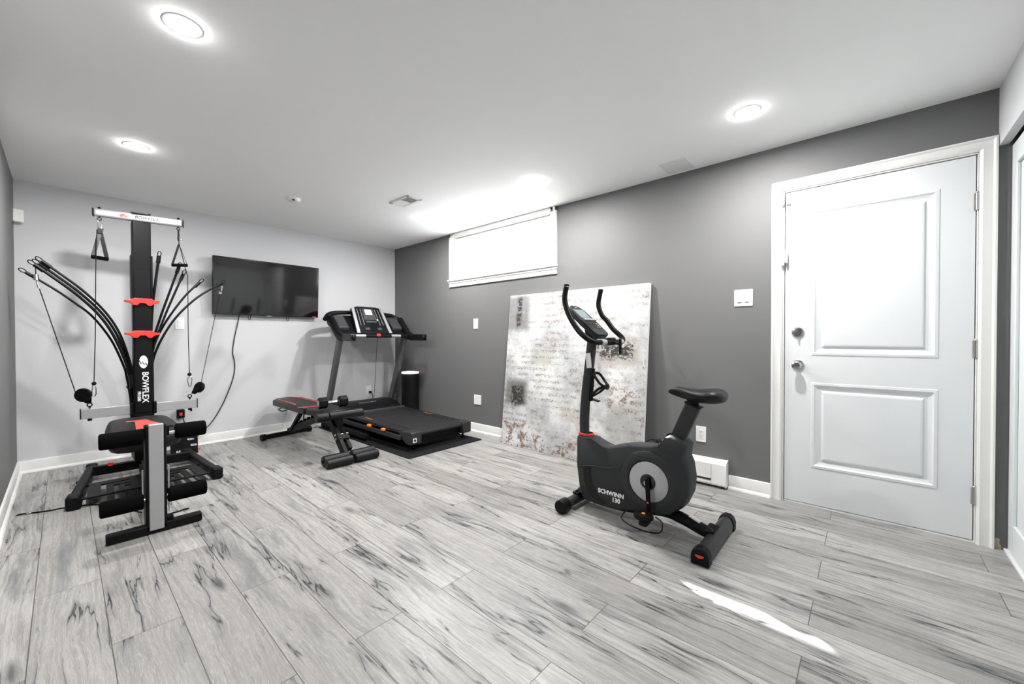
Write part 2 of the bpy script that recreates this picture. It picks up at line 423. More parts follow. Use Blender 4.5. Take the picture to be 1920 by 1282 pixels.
# ================================================================= SETTING
def wall_holes(mb, u0, u1, v0, v1, holes, fn):
    us = sorted({u0, u1, *[h[0] for h in holes], *[h[1] for h in holes]}); vs = sorted({v0, v1, *[h[2] for h in holes], *[h[3] for h in holes]})
    for a, b in zip(us, us[1:]):
        for c, d in zip(vs, vs[1:]):
            cu, cv = (a+b)/2, (c+d)/2
            if any(h[0] < cu < h[1] and h[2] < cv < h[3] for h in holes): continue
            fn(a, b, c, d)
struct(MB().bb((XL-.1, -5.75, -.1), (.25, .1, 0)).build('floor', m_floor, smooth=False))
struct(MB().bb((XL-.1, -5.75, HC), (.25, .1, HC+.1)).build('ceiling', m_ceil, smooth=False))
struct(MB().bb((XL-.1, 0, 0), (0, .1, HC)).build('wall_back', m_wall, smooth=False))
struct(MB().bb((XL-.1, -5.75, 0), (XL, 0, HC)).build('wall_left', m_dark, smooth=False))
WIN = (-2.762, -1.305, 1.785, 2.305)
DR = (-5.505, -4.655, 0.0, 2.045)
mb = MB()
wall_holes(mb, -5.75, .1, 0, HC, [WIN, DR], lambda a, b, c, d: mb.bb((0, a, c), (.25, b, d)))
bmesh.ops.remove_doubles(mb.bm, verts=mb.bm.verts, dist=1e-5)
struct(mb.build('wall_right', m_dark, smooth=False))
# wall behind the camera with the closet opening, header above it
mb = MB()
mb.bb((XL, YF-.12, 0), (-2.35, YF, HC)); mb.bb((-2.35, YF-.035, 2.055), (0, YF, HC))
struct(mb.build('wall_front', m_wall, smooth=False))
struct(MB().bb((-2.35, -5.75, 0), (0, -5.72, HC)).build('wall_closet', m_gapdark, smooth=False))

# baseboards: flat board with a shoe moulding
def baseboard(name, p, q, nrm):
    """p,q points on the wall line; nrm points into the room"""
    p, q, n = Vector(p), Vector(q), Vector(nrm)
    prof = [(0, 0), (.028, 0), (.027, .008), (.022, .016), (.013, .020), (.013, .088), (.010, .095), (0, .097)]
    mb = MB(); mb.loft([[a+n*d+Vector((0, 0, h)) for d, h in prof] for a in (p, q)])
    return struct(mb.build(name, m_trim, angle=.9))
baseboard('baseboard_back', (XL, 0, 0), (0, 0, 0), (0, -1, 0))
baseboard('baseboard_left', (XL, -5.57, 0), (XL, 0, 0), (1, 0, 0))
o = baseboard('baseboard_right', (0, -3.80, 0), (0, 0, 0), (-1, 0, 0))
baseboard('baseboard_right', (0, -4.592, 0), (0, -4.338, 0), (-1, 0, 0))
baseboard('baseboard_front', (XL, YF, 0), (-2.35, YF, 0), (0, 1, 0))

# ---- window
w = MB()
y0, y1, z0, z1 = WIN
for a, b, c, d in ((y0-.075, y0, z0, HC-.002), (y1, y1+.075, z0, HC-.002)):
    w.bb((-.018, a, c), (0, b, d)); w.bb((-.024, a+.012, c), (-.018, b-.035, d))
w.bb((-.018, y0-.075, z1), (0, y1+.075, HC-.002))
w.bb((-.024, y0-.02, z1+.008), (-.018, y1+.02, z1+.022))
win = struct(w.build('window_1', m_trim, bevel=.003), None)
j = MB(); t = .008
j.bb((0, y0, z0), (.235, y0+t, z1)); j.bb((0, y1-t, z0), (.235, y1, z1)); j.bb((0, y0, z1-t), (.235, y1, z1)); j.bb((0, y0, z0), (.235, y1, z0+t))
j.build('window_jamb', m_trim, win)
MB().bb((-.040, y0-.085, z0-.016), (.0, y1+.085, z0+.006)).bb((-.026, y0-.080, z0-.040), (.0, y1+.080, z0-.016)).bb((-.018, y0-.075, z0-.085), (0, y1+.075, z0-.040)).build('window_sill', m_trim, win, bevel=.004)
f = MB()
ya, yb, za, zb = y0+t, y1-t, z0+t, z1-t
for x0_, x1_, k in ((.17, .235, .035), (.185, .215, .055)):
    f.bb((x0_, ya, za), (x1_, ya+k, zb)); f.bb((x0_, yb-k, za), (x1_, yb, zb)); f.bb((x0_, ya+k, za), (x1_, yb-k, za+k)); f.bb((x0_, ya+k, zb-k), (x1_, yb-k, zb))
f.build('window_frame', m_wplast, win, bevel=.003)
MB().bb((.198, ya+.05, za+.05), (.202, yb-.05, zb-.05)).build('pane', m_glass, win, smooth=False)
MB().bb((.030, ya+.004, z1-.092), (.085, yb-.004, z1-.014)).bb((.045, ya+.01, z1-.122), (.075, yb-.01, z1-.096)).build('blind_cassette', m_wplast, win, bevel=.004)

# ---- exterior beyond the window, unseen; overhang and fascia added to shape the sun
struct(MB().bb((.27, -9, 1.5), (12, 9, 1.6)).build('ground', m_snow, smooth=False), 'bright ground outside the basement window')
struct(MB().bb((.26, -7, 2.758), (.62, 3, 2.90)).build('sun_block_slab', m_sunblock, smooth=False), 'unseen slab added outside above the window to block part of the sun')  # invented slab, its outer edge narrows the sun streak on the floor
struct(MB().bb((.55, -1.27, 2.62), (.64, 3, 2.758)).build('sun_block_beam', m_sunblock, smooth=False), 'unseen beam added outside under the slab to shorten the sun patch')  # invented beam, cuts off the far end of the sun streak

# ---- entry door in the right wall
def ring_profile(mb, y0, y1, z0, z1, prof, x):
    """rectangle rings on the plane x, prof = [(inset, height towards the room)]"""
    R = [[(x-h, y0+i, z0+i), (x-h, y1-i, z0+i), (x-h, y1-i, z1-i), (x-h, y0+i, z1-i)] for i, h in prof]
    Rv = [[mb.bm.verts.new(Vector(p)) for p in r] for r in R]
    for a, b in zip(Rv, Rv[1:]):
        for k in range(4): mb.bm.faces.new((a[k], a[(k+1) % 4], b[(k+1) % 4], b[k]))
    mb.bm.faces.new(Rv[-1])
dy0, dy1, dz0, dz1 = -5.495, -4.668, .014, 2.032
px = .004
d = MB(); d.bb((px+.012, dy0, dz0), (px+.042, dy1, dz1))
pan = [(-5.368, -4.808, .968, 1.892), (-5.368, -4.808, .250, .796)]
cells = MB
wall_holes(d, dy0, dy1, dz0, dz1, pan, lambda a, b, c, e: d.bb((px, a, c), (px+.012, b, e)))
PR = [(0, 0), (.003, .003), (.016, .004), (.024, -.003), (.040, -.0085), (.052, -.0085), (.060, -.001), (.068, .0005)]
for q in pan: ring_profile(d, *q, PR, px)
bmesh.ops.remove_doubles(d.bm, verts=d.bm.verts, dist=1e-6)
door = struct(d.build('door_1', m_door, smooth=False))
MB().bb((.004, DR[0], 0), (.20, DR[1], .010)).build('threshold', m_trim, door)
jm = MB(); jm.bb((-.004, DR[0], 0), (.20, dy0-.004, DR[3])); jm.bb((-.004, dy1+.004, 0), (.20, DR[1], DR[3])); jm.bb((-.004, DR[0], dz1+.004), (.20, DR[1], DR[3]))
jm.build('door_jamb', m_trim, door, bevel=.002)
MB().bb((.06, dy0-.01, 0), (.19, dy1+.01, dz1+.01)).build('weather_strip', m_gapdark, door)
def knob(name, z, turn):
    k = MB(); c = (px, -4.738, z)
    k.lathe([(0, 0), (.034, 0), (.034, .004), (.031, .008), (.020, .011), (0, .011)], c, axis=(-1, 0, 0))
    if turn:
        k.lathe([(0, .010), (.011, .010), (.011, .022), (0, .024)], c, axis=(-1, 0, 0)); k.box((px-.026, c[1], z), (.009, .008, .046))
    else:
        k.lathe([(0, .010), (.012, .010), (.012, .028), (.022, .036), (.028, .048), (.027, .060), (.018, .068), (.008, .069), (.007, .066), (0, .066)], c, axis=(-1, 0, 0))
    return k.build(name, m_nickel, door)
knob('deadbolt', 1.116, True); knob('door_knob', .904, False)
for z in (1.79, 1.02, .25):
    h = MB(); h.cyl((-.006, -5.500, z-.045), (-.006, -5.500, z+.045), .007, n=12); h.sph((-.006, -5.5, z+.047), .008); h.bb((-.002, -5.512, z-.044), (.004, -5.488, z+.044)); h.build('hinge', m_nickel, door)
def casing(y0, y1, z1, wd=.062):
    prof = [(0, 0), (0, .010), (.012, .016), (.030, .012), (.046, .014), (.054, .020), (wd, .020), (wd, 0)]
    mb = MB(); rings = []
    for (yy, zz, dy, dz) in ((y1, 0, 1, 0), (y1, z1, 1, 1), (y0, z1, -1, 1), (y0, 0, -1, 0)):
        rings.append([(-h, yy+dy*w_, zz+dz*w_) for w_, h in prof])
    mb.loft(rings); return mb.build('trim_2', m_trim, angle=.5)
struct(casing(DR[0]+.0, DR[1]-.0, DR[3]), 'white casing around the entry door')
struct(MB().prism([(-5.566, 0), (-5.566, .040), (-5.572, .052), (-5.580, .056), (-5.588, .050), (-5.586, .028), (-5.592, .020), (-5.592, 0)], 0, -.003, 0).build('trim_3', m_plaster, smooth=False), 'patch of bare plaster low on the wall beside the entry door casing')

# ---- closet sliding doors
cd = MB(); cx0, cx1, cy = -1.17, -.012, -5.612
cd.bb((cx0, cy-.034, .012), (cx1, cy-.014, 2.04))
for a, b, c, e in ((cx0, cx0+.085, .012, 2.04), (cx1-.085, cx1, .012, 2.04), (cx0+.085, cx1-.085, .012, .16), (cx0+.085, cx1-.085, 1.93, 2.04)):
    cd.bb((a, cy-.014, c), (b, cy, e))
cdo = struct(cd.build('door_2', m_closet, bevel=.003), 'white sliding closet door nearest the entry door')
cd = MB(); cx0, cx1, cy = -2.35, -1.19, -5.612
cd.bb((cx0, cy-.034, .012), (cx1, cy-.014, 2.04))
for a, b, c, e in ((cx0, cx0+.085, .012, 2.04), (cx1-.085, cx1, .012, 2.04), (cx0+.085, cx1-.085, .012, .16), (cx0+.085, cx1-.085, 1.93, 2.04)):
    cd.bb((a, cy-.014, c), (b, cy, e))
struct(cd.build('door_3', m_closet, bevel=.003))
struct(MB().bb((-2.35, -5.65, 0), (0, -5.60, .010)).build('trim_4', m_trim), 'closet floor track')

# ================================================================= CEILING FIXTURES
lens_prof = [(0, -.018), (.022, -.0172), (.038, -.0135), (.048, -.0085), (.052, -.003), (.052, .0)]
def pot(x, y, label):
    t = thing('recessed_light', label, 'ceiling light', (x, y, HC), 'round recessed ceiling lights')
    MB().lathe([(.052, 0), (.052, -.002), (.056, -.003), (.064, -.002), (.068, 0)], (x, y, HC)).build('trim_ring', m_wplast, t)
    MB().lathe(lens_prof, (x, y, HC)).build('lens', m_lens, t)
    ld = bpy.data.lights.new('pot_light', 'AREA'); ld.shape = 'DISK'; ld.size = .10; ld.energy = POT_W; ld.color = (1, .985, .965)
    lo = bpy.data.objects.new('lamp', ld); COL.objects.link(lo); lo.location = (x, y, HC-.023); attach(lo, t)
    return t
labs = ['round recessed ceiling light nearest the far dark corner, beside the air vent', 'round recessed ceiling light in front of the window, above the painting',
        'round white recessed light in the ceiling near the entry door', 'round white recessed light in the ceiling above and in front of the cable gym',
        'round white recessed light in the ceiling at the upper left, largest in view']
for (x, y), l in zip(POTS, labs): pot(x, y, l)

t = thing('smoke_detector', 'small round white smoke detector on the ceiling, left of the vent', 'smoke detector', (-1.776, -1.18, HC))
MB().lathe([(0, -.034), (.030, -.034), (.050, -.026), (.056, -.014), (.060, -.006), (.060, 0)], (-1.776, -1.18, HC)).build('housing', m_wplast, t)
MB().box((-1.79, -1.225, HC-.026), (.022, .010, .010)).build('sensor_slot', m_gapdark, t)

t = thing('ceiling_vent', 'white rectangular louvred air vent in the ceiling with its damper part open', 'air vent', (-1.055, -1.87, HC))
v = MB(); vx0, vx1, vy0, vy1 = -1.135, -.980, -2.02, -1.73
for a, b, c, e in ((vx0, vx1, vy0, vy0+.022), (vx0, vx1, vy1-.022, vy1), (vx0, vx0+.022, vy0, vy1), (vx1-.022, vx1, vy0, vy1)): v.bb((a, c, HC-.008), (b, e, HC))
v.bb((vx0-.003, vy0-.003, HC-.005), (vx0, vy1+.003, HC))
v.build('vent_frame', m_wplast, t, bevel=.002)
MB().bb((vx0+.02, vy0+.02, HC-.002), (vx1-.02, vy1-.02, HC-.0005)).build('vent_back', m_grey, t)
for i in range(8):
    yy = vy0+.03+i*(vy1-vy0-.06)/7
    MB().box((-1.057, yy, HC-.006), (.112, .020, .002), Euler((.5 if i < 4 else -.5, 0, 0))).build('slat', m_wplast, t)
tag(MB().bb((-.255, -4.115, HC-.006), (-.045, -3.92, HC)).build('access_panel', m_panel, bevel=.002), 'flat grey-white square access panel in the ceiling near the dark wall', 'panel')

# motion detector on left wall in the back corner
t = thing('motion_sensor', 'small white wedge-shaped motion sensor high in the far left corner', 'motion sensor', (XL, -.05, 2.09))
MB().prism([(XL, -.012), (XL+.010, -.012), (XL+.055, -.040), (XL+.055, -.062), (XL, -.085)], 2, 2.005, 2.105).build('housing', m_wplast, t, bevel=.006)
MB().box((XL+.052, -.048, 2.068), (.008, .022, .040)).build('lens', m_trim, t)

# ================================================================= WALL PLATES
def plate(kind, wall, u, z, w_, h_, label, name, cat, group=None):
    """wall 'R' : plane x=0, u=y ; wall 'B' : plane y=0, u=x"""
    loc = (0, u, z) if wall == 'R' else (u, 0, z)
    t = thing(name, label, cat, loc, group)
    def B(u0, u1, z0_, z1_, d0, d1, nm, m, bev=.0015):
        mb = MB()
        if wall == 'R': mb.bb((-d1, u+u0, z+z0_), (-d0, u+u1, z+z1_))
        else: mb.bb((u+u0, -d1, z+z0_), (u+u1, -d0, z+z1_))
        return mb.build(nm, m, t, bevel=bev)
    B(-w_/2, w_/2, -h_/2, h_/2, 0, .006, 'wall_plate', m_wplast, .003)
    if kind == 'switch':
        B(-.0165, .0165, -.033, .033, .005, .009, 'rocker', m_wplast)
    if kind == 'dimmer':
        B(-.0165, .0165, -.033, .033, .005, .009, 'rocker', m_wplast)
        B(-.012, .012, -.030, -.026, .0085, .0095, 'indicator_slot', m_grey, 0)
    if kind == 'double':
        for du in (-.023, .023):
            B(du-.0165, du+.0165, -.033, .033, .005, .009, 'rocker', m_wplast)
            B(du-.011, du+.011, -.0315, -.0275, .0088, .0098, 'indicator_slot', m_gapdark, 0)
    if kind == 'outlet':
        B(-.0165, .0165, -.033, .033, .005, .008, 'receptacle', m_wplast)
        for dz in (.017, -.017):
            B(-.0075, -.0050, dz+.001, dz+.009, .0078, .0086, 'slot', m_gapdark, 0); B(.0050, .0075, dz+.001, dz+.009, .0078, .0086, 'slot', m_gapdark, 0)
            B(-.0022, .0022, dz-.008, dz-.004, .0078, .0086, 'slot', m_gapdark, 0)
    return t
plate('double', 'R', -4.425, 1.360, .116, .117, 'white double rocker light switch on the dark wall left of the entry door', 'light_switch', 'light switch')
plate('switch', 'R', -1.692, 1.245, .074, .118, 'narrow white light switch on the dark wall below the window, left of the painting', 'light_switch', 'light switch')
plate('blank', 'R', -1.720, .368, .118, .112, 'blank white cover plate low on the dark wall left of the painting', 'cover_plate', 'wall plate')
plate('outlet', 'R', -4.148, .360, .072, .116, 'white power outlet on the dark wall beneath the bike seat, above the heater', 'wall_outlet', 'outlet')
plate('switch', 'B', -2.411, 1.230, .072, .116, 'white light switch on the pale back wall behind the cable gym', 'light_switch', 'light switch')
ob = plate('outlet', 'B', -.411, .365, .072, .13, 'white power outlet on the back wall behind the treadmill, with a plug in it', 'wall_outlet', 'outlet')
plate('outlet', 'B', -2.425, .355, .080, .135, 'white power outlet on the back wall behind the gym, with a red and black plug', 'wall_outlet', 'outlet')

# adapters plugged in
t = thing('power_plug', 'black plug with cord and tag in the outlet behind the treadmill', 'plug', (-.40, -.02, .345))
MB().bb((-.418, -.045, .335), (-.388, -.009, .362)).build('plug_body', m_plast, t, bevel=.004)
MB().tube([(-.402, -.044, .345), (-.395, -.07, .32), (-.392, -.06, .26), (-.40, -.045, .12), (-.41, -.05, .05)], .004).build('cord', m_plast, t)
MB().bb((-.43, -.022, .270), (-.405, -.018, .300)).build('tag', m_label, t)
t = thing('power_adapter', 'black power adapter with a red face plugged in behind the silver gym arm', 'adapter', (-2.418, -.02, .35))
MB().bb((-2.445, -.060, .300), (-2.385, -.009, .385)).build('adapter_body', m_plast, t, bevel=.006)
MB().bb((-2.428, -.063, .325), (-2.404, -.060, .356)).build('adapter_face', m_red, t, bevel=.004)
MB().tube([(-2.40, -.05, .305), (-2.39, -.06, .25), (-2.37, -.05, .15), (-2.36, -.04, .03)], .004).build('cord', m_plast, t)

# ---- baseboard heater
t = thing('baseboard_heater', 'white electric baseboard heater on the dark wall behind the exercise bike', 'heater', (0, -4.07, 0))
MB().prism([(-.002, .018), (-.060, .018), (-.066, .030), (-.066, .165), (-.058, .180), (-.030, .196), (-.002, .198)], 1, -4.328, -3.812).build('heater_case', m_wplast, t, angle=.4)
MB().prism([(-.002, .014), (-.062, .014), (-.070, .030), (-.070, .168), (-.060, .184), (-.030, .201), (-.002, .203)], 1, -4.335, -4.326).build('end_cap', m_wplast, t, bevel=.002)
MB().bb((-.0675, -4.235, .050), (-.066, -3.83, .064)).build('outlet_slot', m_gapdark, t)
MB().bb((-.0668, -4.2365, .030), (-.066, -4.2345, .168)).build('panel_seam', m_grey, t)
MB().bb((-.0672, -4.325, .170), (-.066, -3.82, .173)).build('top_edge', m_trim, t)
for fy in (-4.30, -3.86): MB().bb((-.060, fy, 0), (-.01, fy+.02, .02)).build('foot', m_gapdark, t)

# ---- alarm contacts on the door frame
t = thing('door_contact_sensor', 'small white square contact sensor at the top left corner of the entry door', 'sensor', (px, -4.68, 1.985))
MB().bb((px-.014, -4.696, 1.955), (px, -4.672, 2.012)).build('magnet', m_wplast, t, bevel=.002)
MB().bb((-.024, -4.664, 1.950), (-.010, -4.652, 2.018)).build('switch_part', m_wplast, t, bevel=.002)
t = thing('door_contact_sensor', 'white latch-shaped contact sensor on the left door jamb above the deadbolt', 'sensor', (px, -4.665, 1.60))
MB().bb((-.030, -4.666, 1.555), (-.010, -4.648, 1.640)).build('switch_part', m_wplast, t, bevel=.003)
MB().bb((-.034, -4.682, 1.570), (px, -4.669, 1.652)).build('magnet', m_wplast, t, bevel=.003)
MB().bb((-.036, -4.678, 1.585), (-.033, -4.673, 1.636)).build('slot', m_grey, t)

# ================================================================= TELEVISION
tx0, tx1, tz0, tz1 = -2.160, -1.108, 1.330, 1.930
t = thing('television', 'large black flat-screen television mounted on the back wall', 'television', (-1.63, 0, 1.63))
MB().bb((tx0, -.075, tz0), (tx1, -.040, tz1)).build('tv_body', m_gloss, t, bevel=.004)
MB().bb((tx0+.012, -.0765, tz0+.020), (tx1-.012, -.0745, tz1-.012)).build('screen', m_screen, t, smooth=False)
MB().bb((-1.665, -.078, tz0-.004), (-1.615, -.073, tz0+.004)).build('logo_badge', m_grey, t)
MB().bb((tx1-.07, -.0775, tz0+.006), (tx1-.03, -.0755, tz0+.012)).build('sticker', m_redlight, t)
MB().bb((-1.95, -.040, 1.40), (-1.32, -.001, 1.80)).build('wall_bracket', m_black, t)
for x in (-1.82, -1.435):
    MB().tube([(x-.008, -.03, 1.335), (x-.010, -.03, 1.30), (x, -.03, 1.283), (x+.010, -.03, 1.30), (x+.008, -.03, 1.335)], .0028).build('release_cord', m_plast, t)
(MB().tube([(-1.915, -.035, 1.34), (-1.925, -.012, 1.25), (-1.960, -.008, 1.06), (-1.972, -.008, .93), (-1.955, -.008, .82), (-1.962, -.008, .70), (-2.00, -.010, .56), (-2.07, -.010, .38), (-2.16, -.014, .22), (-2.26, -.03, .12), (-2.35, -.04, .03)], .0042).build('power_cord', m_plast, t))

for nm in ('tv_body', 'screen', 'logo_badge', 'sticker'):
    o = bpy.data.objects[nm]; piv = Vector((0, -.075, tz0))
    o.data.transform(Matrix.Translation(piv) @ Euler((math.radians(3.2), 0, 0)).to_matrix().to_4x4() @ Matrix.Translation(-piv))

# ================================================================= PAINTING
th = math.atan2(.150, 1.515)
H_ = 1.53
pt = bpy.data.objects.new('canvas_painting', None); COL.objects.link(pt)
tag(pt, 'large square abstract painting in white, grey and rust, leaning against the dark wall', 'painting')
# local frame: y = u (0 at the far/left edge, growing to the camera/right), z = v up the canvas, x = out of the wall side
pt.location = (-.185, -2.262, 0.002); pt.rotation_euler = (0, 0, 0)
def cv(mb, name, m, **k):
    return mb.build(name, m, pt, **k)
rotL = Euler((0, th, 0)).to_matrix().to_4x4()
base = Matrix.Translation(Vector((-.185, -2.262, .002))) @ rotL @ Matrix.Diagonal((1, -1, 1, 1))
fm = MB().bb((-.001, .0005, .0005), (0, 1.5045, H_-.0005))
o = fm.build('painted_front', m_paint, smooth=False); o.matrix_world = base @ Matrix.Translation((-.0005, 0, 0)); o.scale = o.scale
bpy.context.view_layer.update()
o.parent = pt; o.matrix_parent_inverse = wmat(pt).inverted()
fm = MB().bb((0, 0, 0), (.032, 1.505, H_)); o2 = fm.build('stretched_canvas', m_canvas_edge, bevel=.003); o2.matrix_world = base
o2.parent = pt; o2.matrix_parent_inverse = wmat(pt).inverted()

# ================================================================= FLOOR MAT, TREADMILL
mt = MB(); r = .03
def rrect(x0, y0, x1, y1, r, n=5):
    P = []
    for cx, cy, a in ((x1-r, y1-r, 0), (x0+r, y1-r, 90), (x0+r, y0+r, 180), (x1-r, y0+r, 270)):
        for k in range(n+1):
            q = math.radians(a+90*k/n); P.append((cx+r*math.cos(q), cy+r*math.sin(q)))
    return P
tag(mt.prism(rrect(-1.135, -2.025, -.225, -.12, .02), 2, .0005, .008).build('exercise_mat', m_rubber, bevel=.002), 'thin black rubber mat under the treadmill', 'mat')

TM = thing('treadmill', 'black folding treadmill with a raised console on a mat in the far corner', 'treadmill', (-.64, -1.0, .008))
zb = .10
# side rails
for sx, xo in ((-1, -1.005), (1, -.262)):
    xi = xo - sx*.105
    a, b = sorted((xo, xi))
    MB().prism([(-1.885, .172), (-1.86, .182), (-.50, .205), (-.50, .165), (-1.885, .150)], 0, a, b).build('foot_rail', m_body2, TM, bevel=.006)
    # end cap
    MB().prism([(-1.888, .074), (-1.888, .186), (-1.80, .190), (-1.74, .184), (-1.66, .172), (-1.70, .120), (-1.78, .070), (-1.86, .066)], 0, a-.004, b+.004).build('rear_cap', m_steel, TM, bevel=.008)
    if sx > 0: pass
    # lower frame beam
    MB().bb((xo-.02 if sx < 0 else xo-.03, -1.72, .095), (xo+.01 if sx < 0 else xo, -.30, .140)).build('frame_beam', m_steel, TM, bevel=.003)
    for yy in (-1.40, -1.12):
        MB().box((xo+(-.012 if sx < 0 else .012), yy, .152), (.035, .055, .028)).build('cushion', m_orange, TM, bevel=.008)
    MB().cyl((xo-sx*.04, -1.80, .008), (xo-sx*.04, -1.80, .075), .012).cyl((xo-sx*.04, -1.80, .008), (xo-sx*.04, -1.80, .018), .024).build('levelling_foot', m_black, TM)
MB().box((-1.004+.025, -1.893, .116), (.040, .003, .040)).build('badge', m_white, TM)
MB().box((-1.004+.025, -1.8955, .116), (.022, .001, .022), Euler((0, .6, 0))).build('badge_mark', m_plast, TM)
# running deck and belt
MB().bb((-.905, -1.84, .120), (-.362, -.52, .155)).build('deck', m_plast, TM)
MB().prism([(-1.862, .150), (-1.872, .163), (-1.862, .176), (-1.84, .180), (-.50, .200), (-.50, .190), (-1.84, .168), (-1.85, .15)], 0, -.893, -.374).build('belt', m_belt, TM, angle=1.0)
MB().cyl((-.893, -1.852, .158), (-.374, -1.852, .158), .022).build('rear_roller', m_belt, TM)
MB().bb((-.90, -1.83, .045), (-.37, -1.0, .120)).build('under_frame', m_black, TM)
# front base frame on floor
bf = MB()
for x, ye in ((-1.075, -1.18), (-.205, -.40)):
    bf.bar((x, -.14, .055), (x, ye, .050), .045, .055)
bf.bar((-1.10, -.16, .055), (-.18, -.16, .055), .05, .05)
bf.cyl((-1.105, -.15, .040), (-1.080, -.15, .040), .032).cyl((-.200, -.15, .040), (-.175, -.15, .040), .032)
bf.build('base_frame', m_black, TM, bevel=.006)
# motor hood
hd = MB()
hd.prism([(-.60, .195), (-.56, .232), (-.50, .268), (-.30, .292), (-.16, .282), (-.12, .24), (-.12, .10), (-.60, .10)], 0, -1.00, -.275)
hd.build('motor_hood', m_plast, TM, bevel=.02, seg=3)
MB().bb((-1.01, -.640, .188), (-.265, -.585, .216)).build('hood_lip', m_midgrey, TM, bevel=.004)
text('hood_lettering', 'PRO-FORM', .040, (-.66, -.430, .2835), (1, 0, 0), (0, 1, .12), m_grey, TM, sx=1.1)
text('rail_lettering', 'CUSHIONING', .022, (-.317, -1.20, .1945), (0, -1, 0), (1, 0, 0), m_orange, TM, sx=1.1, bold=.0005)
text('rail_lettering', 'CUSHIONING', .022, (-.955, -1.00, .2000), (0, -1, 0), (1, 0, 0), m_orange, TM, sx=1.1, bold=.0005)
# uprights
UP = {}
for nm, x in (('L', -1.068), ('R', -.222)):
    MB().bar((x, -.165, .06), (x, -.575, 1.10), .046, .085, up=(0, 1, 0)).build('upright', m_upr, TM, bevel=.008)
for a_ in (-1.09, -.25): MB().cyl((a_, -.17, .11), (a_+.05, -.17, .11), .05).build('pivot_bracket', m_black, TM)
# handrails: thick curved arms from console back to the grips
for s_, xo in ((-1, -1.105), (1, -.185)):
    h = MB()
    rings = []
    pth = [(-.38, 1.290, .034, .070), (-.45, 1.270, .038, .080), (-.53, 1.195, .040, .075), (-.62, 1.115, .040, .058), (-.70, 1.092, .036, .044), (-.95, 1.090, .032, .036), (-.965, 1.090, .024, .028)]
    for (yy, zz, a, b) in pth:
        rings.append([(xo+a*math.cos(k*PI/6)*(1.0), yy, zz+b*math.sin(k*PI/6)) for k in range(12)])
    h.loft(rings); h.build('handrail', m_plast, TM, angle=1.2)
    MB().bb((xo-.034, -.960, 1.050), (xo+.034, -.76, 1.128)).build('grip_end', m_steel if s_ < 0 else m_plast, TM, bevel=.012, seg=3)
# outer frame ring of the console (tray with cup wells)
c = MB()
fr = [(-1.150, -.36, 1.30), (-1.06, -.30, 1.375), (-.85, -.28, 1.395), (-.645, -.28, 1.40), (-.44, -.28, 1.395), (-.23, -.30, 1.375), (-.140, -.36, 1.30)]
c.tube(fr, .026, n=8, sub=4); c.build('console_rim', m_plast, TM)
c = MB()
c.loft([[(-1.135, -.38, 1.29), (-.155, -.38, 1.29), (-.155, -.33, 1.36), (-1.135, -.33, 1.36)],
        [(-1.120, -.56, 1.135), (-.170, -.56, 1.135), (-.170, -.52, 1.17), (-1.120, -.52, 1.17)],
        [(-1.08, -.66, 1.09), (-.21, -.66, 1.09), (-.21, -.63, 1.12), (-1.08, -.63, 1.12)]])
c.build('console_tray', m_plast, TM, bevel=.01)
for x in (-1.01, -.28):
    MB().prism([(-.52, 1.21), (-.37, 1.345), (-.35, 1.355), (-.36, 1.30), (-.50, 1.17)], 0, x-.075, x+.075).build('tray_liner', m_midgrey, TM, bevel=.006)
# sloped console head
def cpt(u, v, h=0):     # u across -.5...5, v 0 bottom..1 top
    n = Vector((0, -.55, .835)).normalized()
    w_ = .46-.06*v
    return Vector((-.645+u*w_, -.585+v*.215, 1.135+v*.325*1.0)) + Vector((0, -.83, .55)).normalized()*h
c = MB()
c.loft([[cpt(-.5, 0, h), cpt(.5, 0, h), cpt(.5, .97, h), cpt(.30, 1.03, h), cpt(-.30, 1.03, h), cpt(-.5, .97, h)] for h in (-.05, .012)])
c.build('console_head', m_gloss, TM, bevel=.008)
for s_ in (-1, 1):
    a, b = sorted((s_*.5, s_*.415))
    MB().loft([[cpt(a, 0, h), cpt(b, 0, h), cpt(b, .98, h), cpt(a, .98, h)] for h in (.010, .018)]).build('console_side_trim', m_silver, TM)
    for k in range(2):
        a = s_*(.335-.10*k)
        MB().loft([[cpt(a-.006, .30, h), cpt(a+.006, .30, h), cpt(a+.006, .92, h), cpt(a-.006, .92, h)] for h in (.010, .0145)]).build('console_trim_line', m_grey, TM)
    for k in range(5):
        for uo in (.285, .385):
            MB().loft([[cpt(s_*uo-.028, .36+k*.11, h), cpt(s_*uo+.028, .36+k*.11, h), cpt(s_*uo+.028, .42+k*.11, h), cpt(s_*uo-.028, .42+k*.11, h)] for h in (.011, .015)]).build('preset_button', m_plast, TM)
MB().loft([[cpt(-.20, .50, h), cpt(.20, .50, h), cpt(.18, .93, h), cpt(-.18, .93, h)] for h in (.010, .016)]).build('display_bezel', m_midgrey, TM)
MB().loft([[cpt(-.11, .70, h), cpt(.11, .70, h), cpt(.11, .90, h), cpt(-.11, .90, h)] for h in (.015, .018)]).build('display', m_lcdw, TM)
MB().loft([[cpt(-.16, .40, h), cpt(.16, .40, h), cpt(.16, .47, h), cpt(-.16, .47, h)] for h in (.010, .016)]).build('button_row', m_midgrey, TM)
for u in (-.24, .12):
    MB().loft([[cpt(u, .12, h), cpt(u+.12, .12, h), cpt(u+.12, .20, h), cpt(u, .20, h)] for h in (.010, .016)]).build('speed_button', m_midgrey, TM)
MB().sph(tuple(cpt(.20, .50, .016)), .010).build('dial', m_wplast, TM)
MB().cyl((-1.08, -.640, 1.105), (-.21, -.640, 1.105), .019).build('cross_bar', m_plast, TM)
for a, b in ((-.93, -.80), (-.46, -.33)):
    MB().cyl((a, -.642, 1.107), (b, -.642, 1.107), .0205).build('pulse_grip', m_silver, TM)
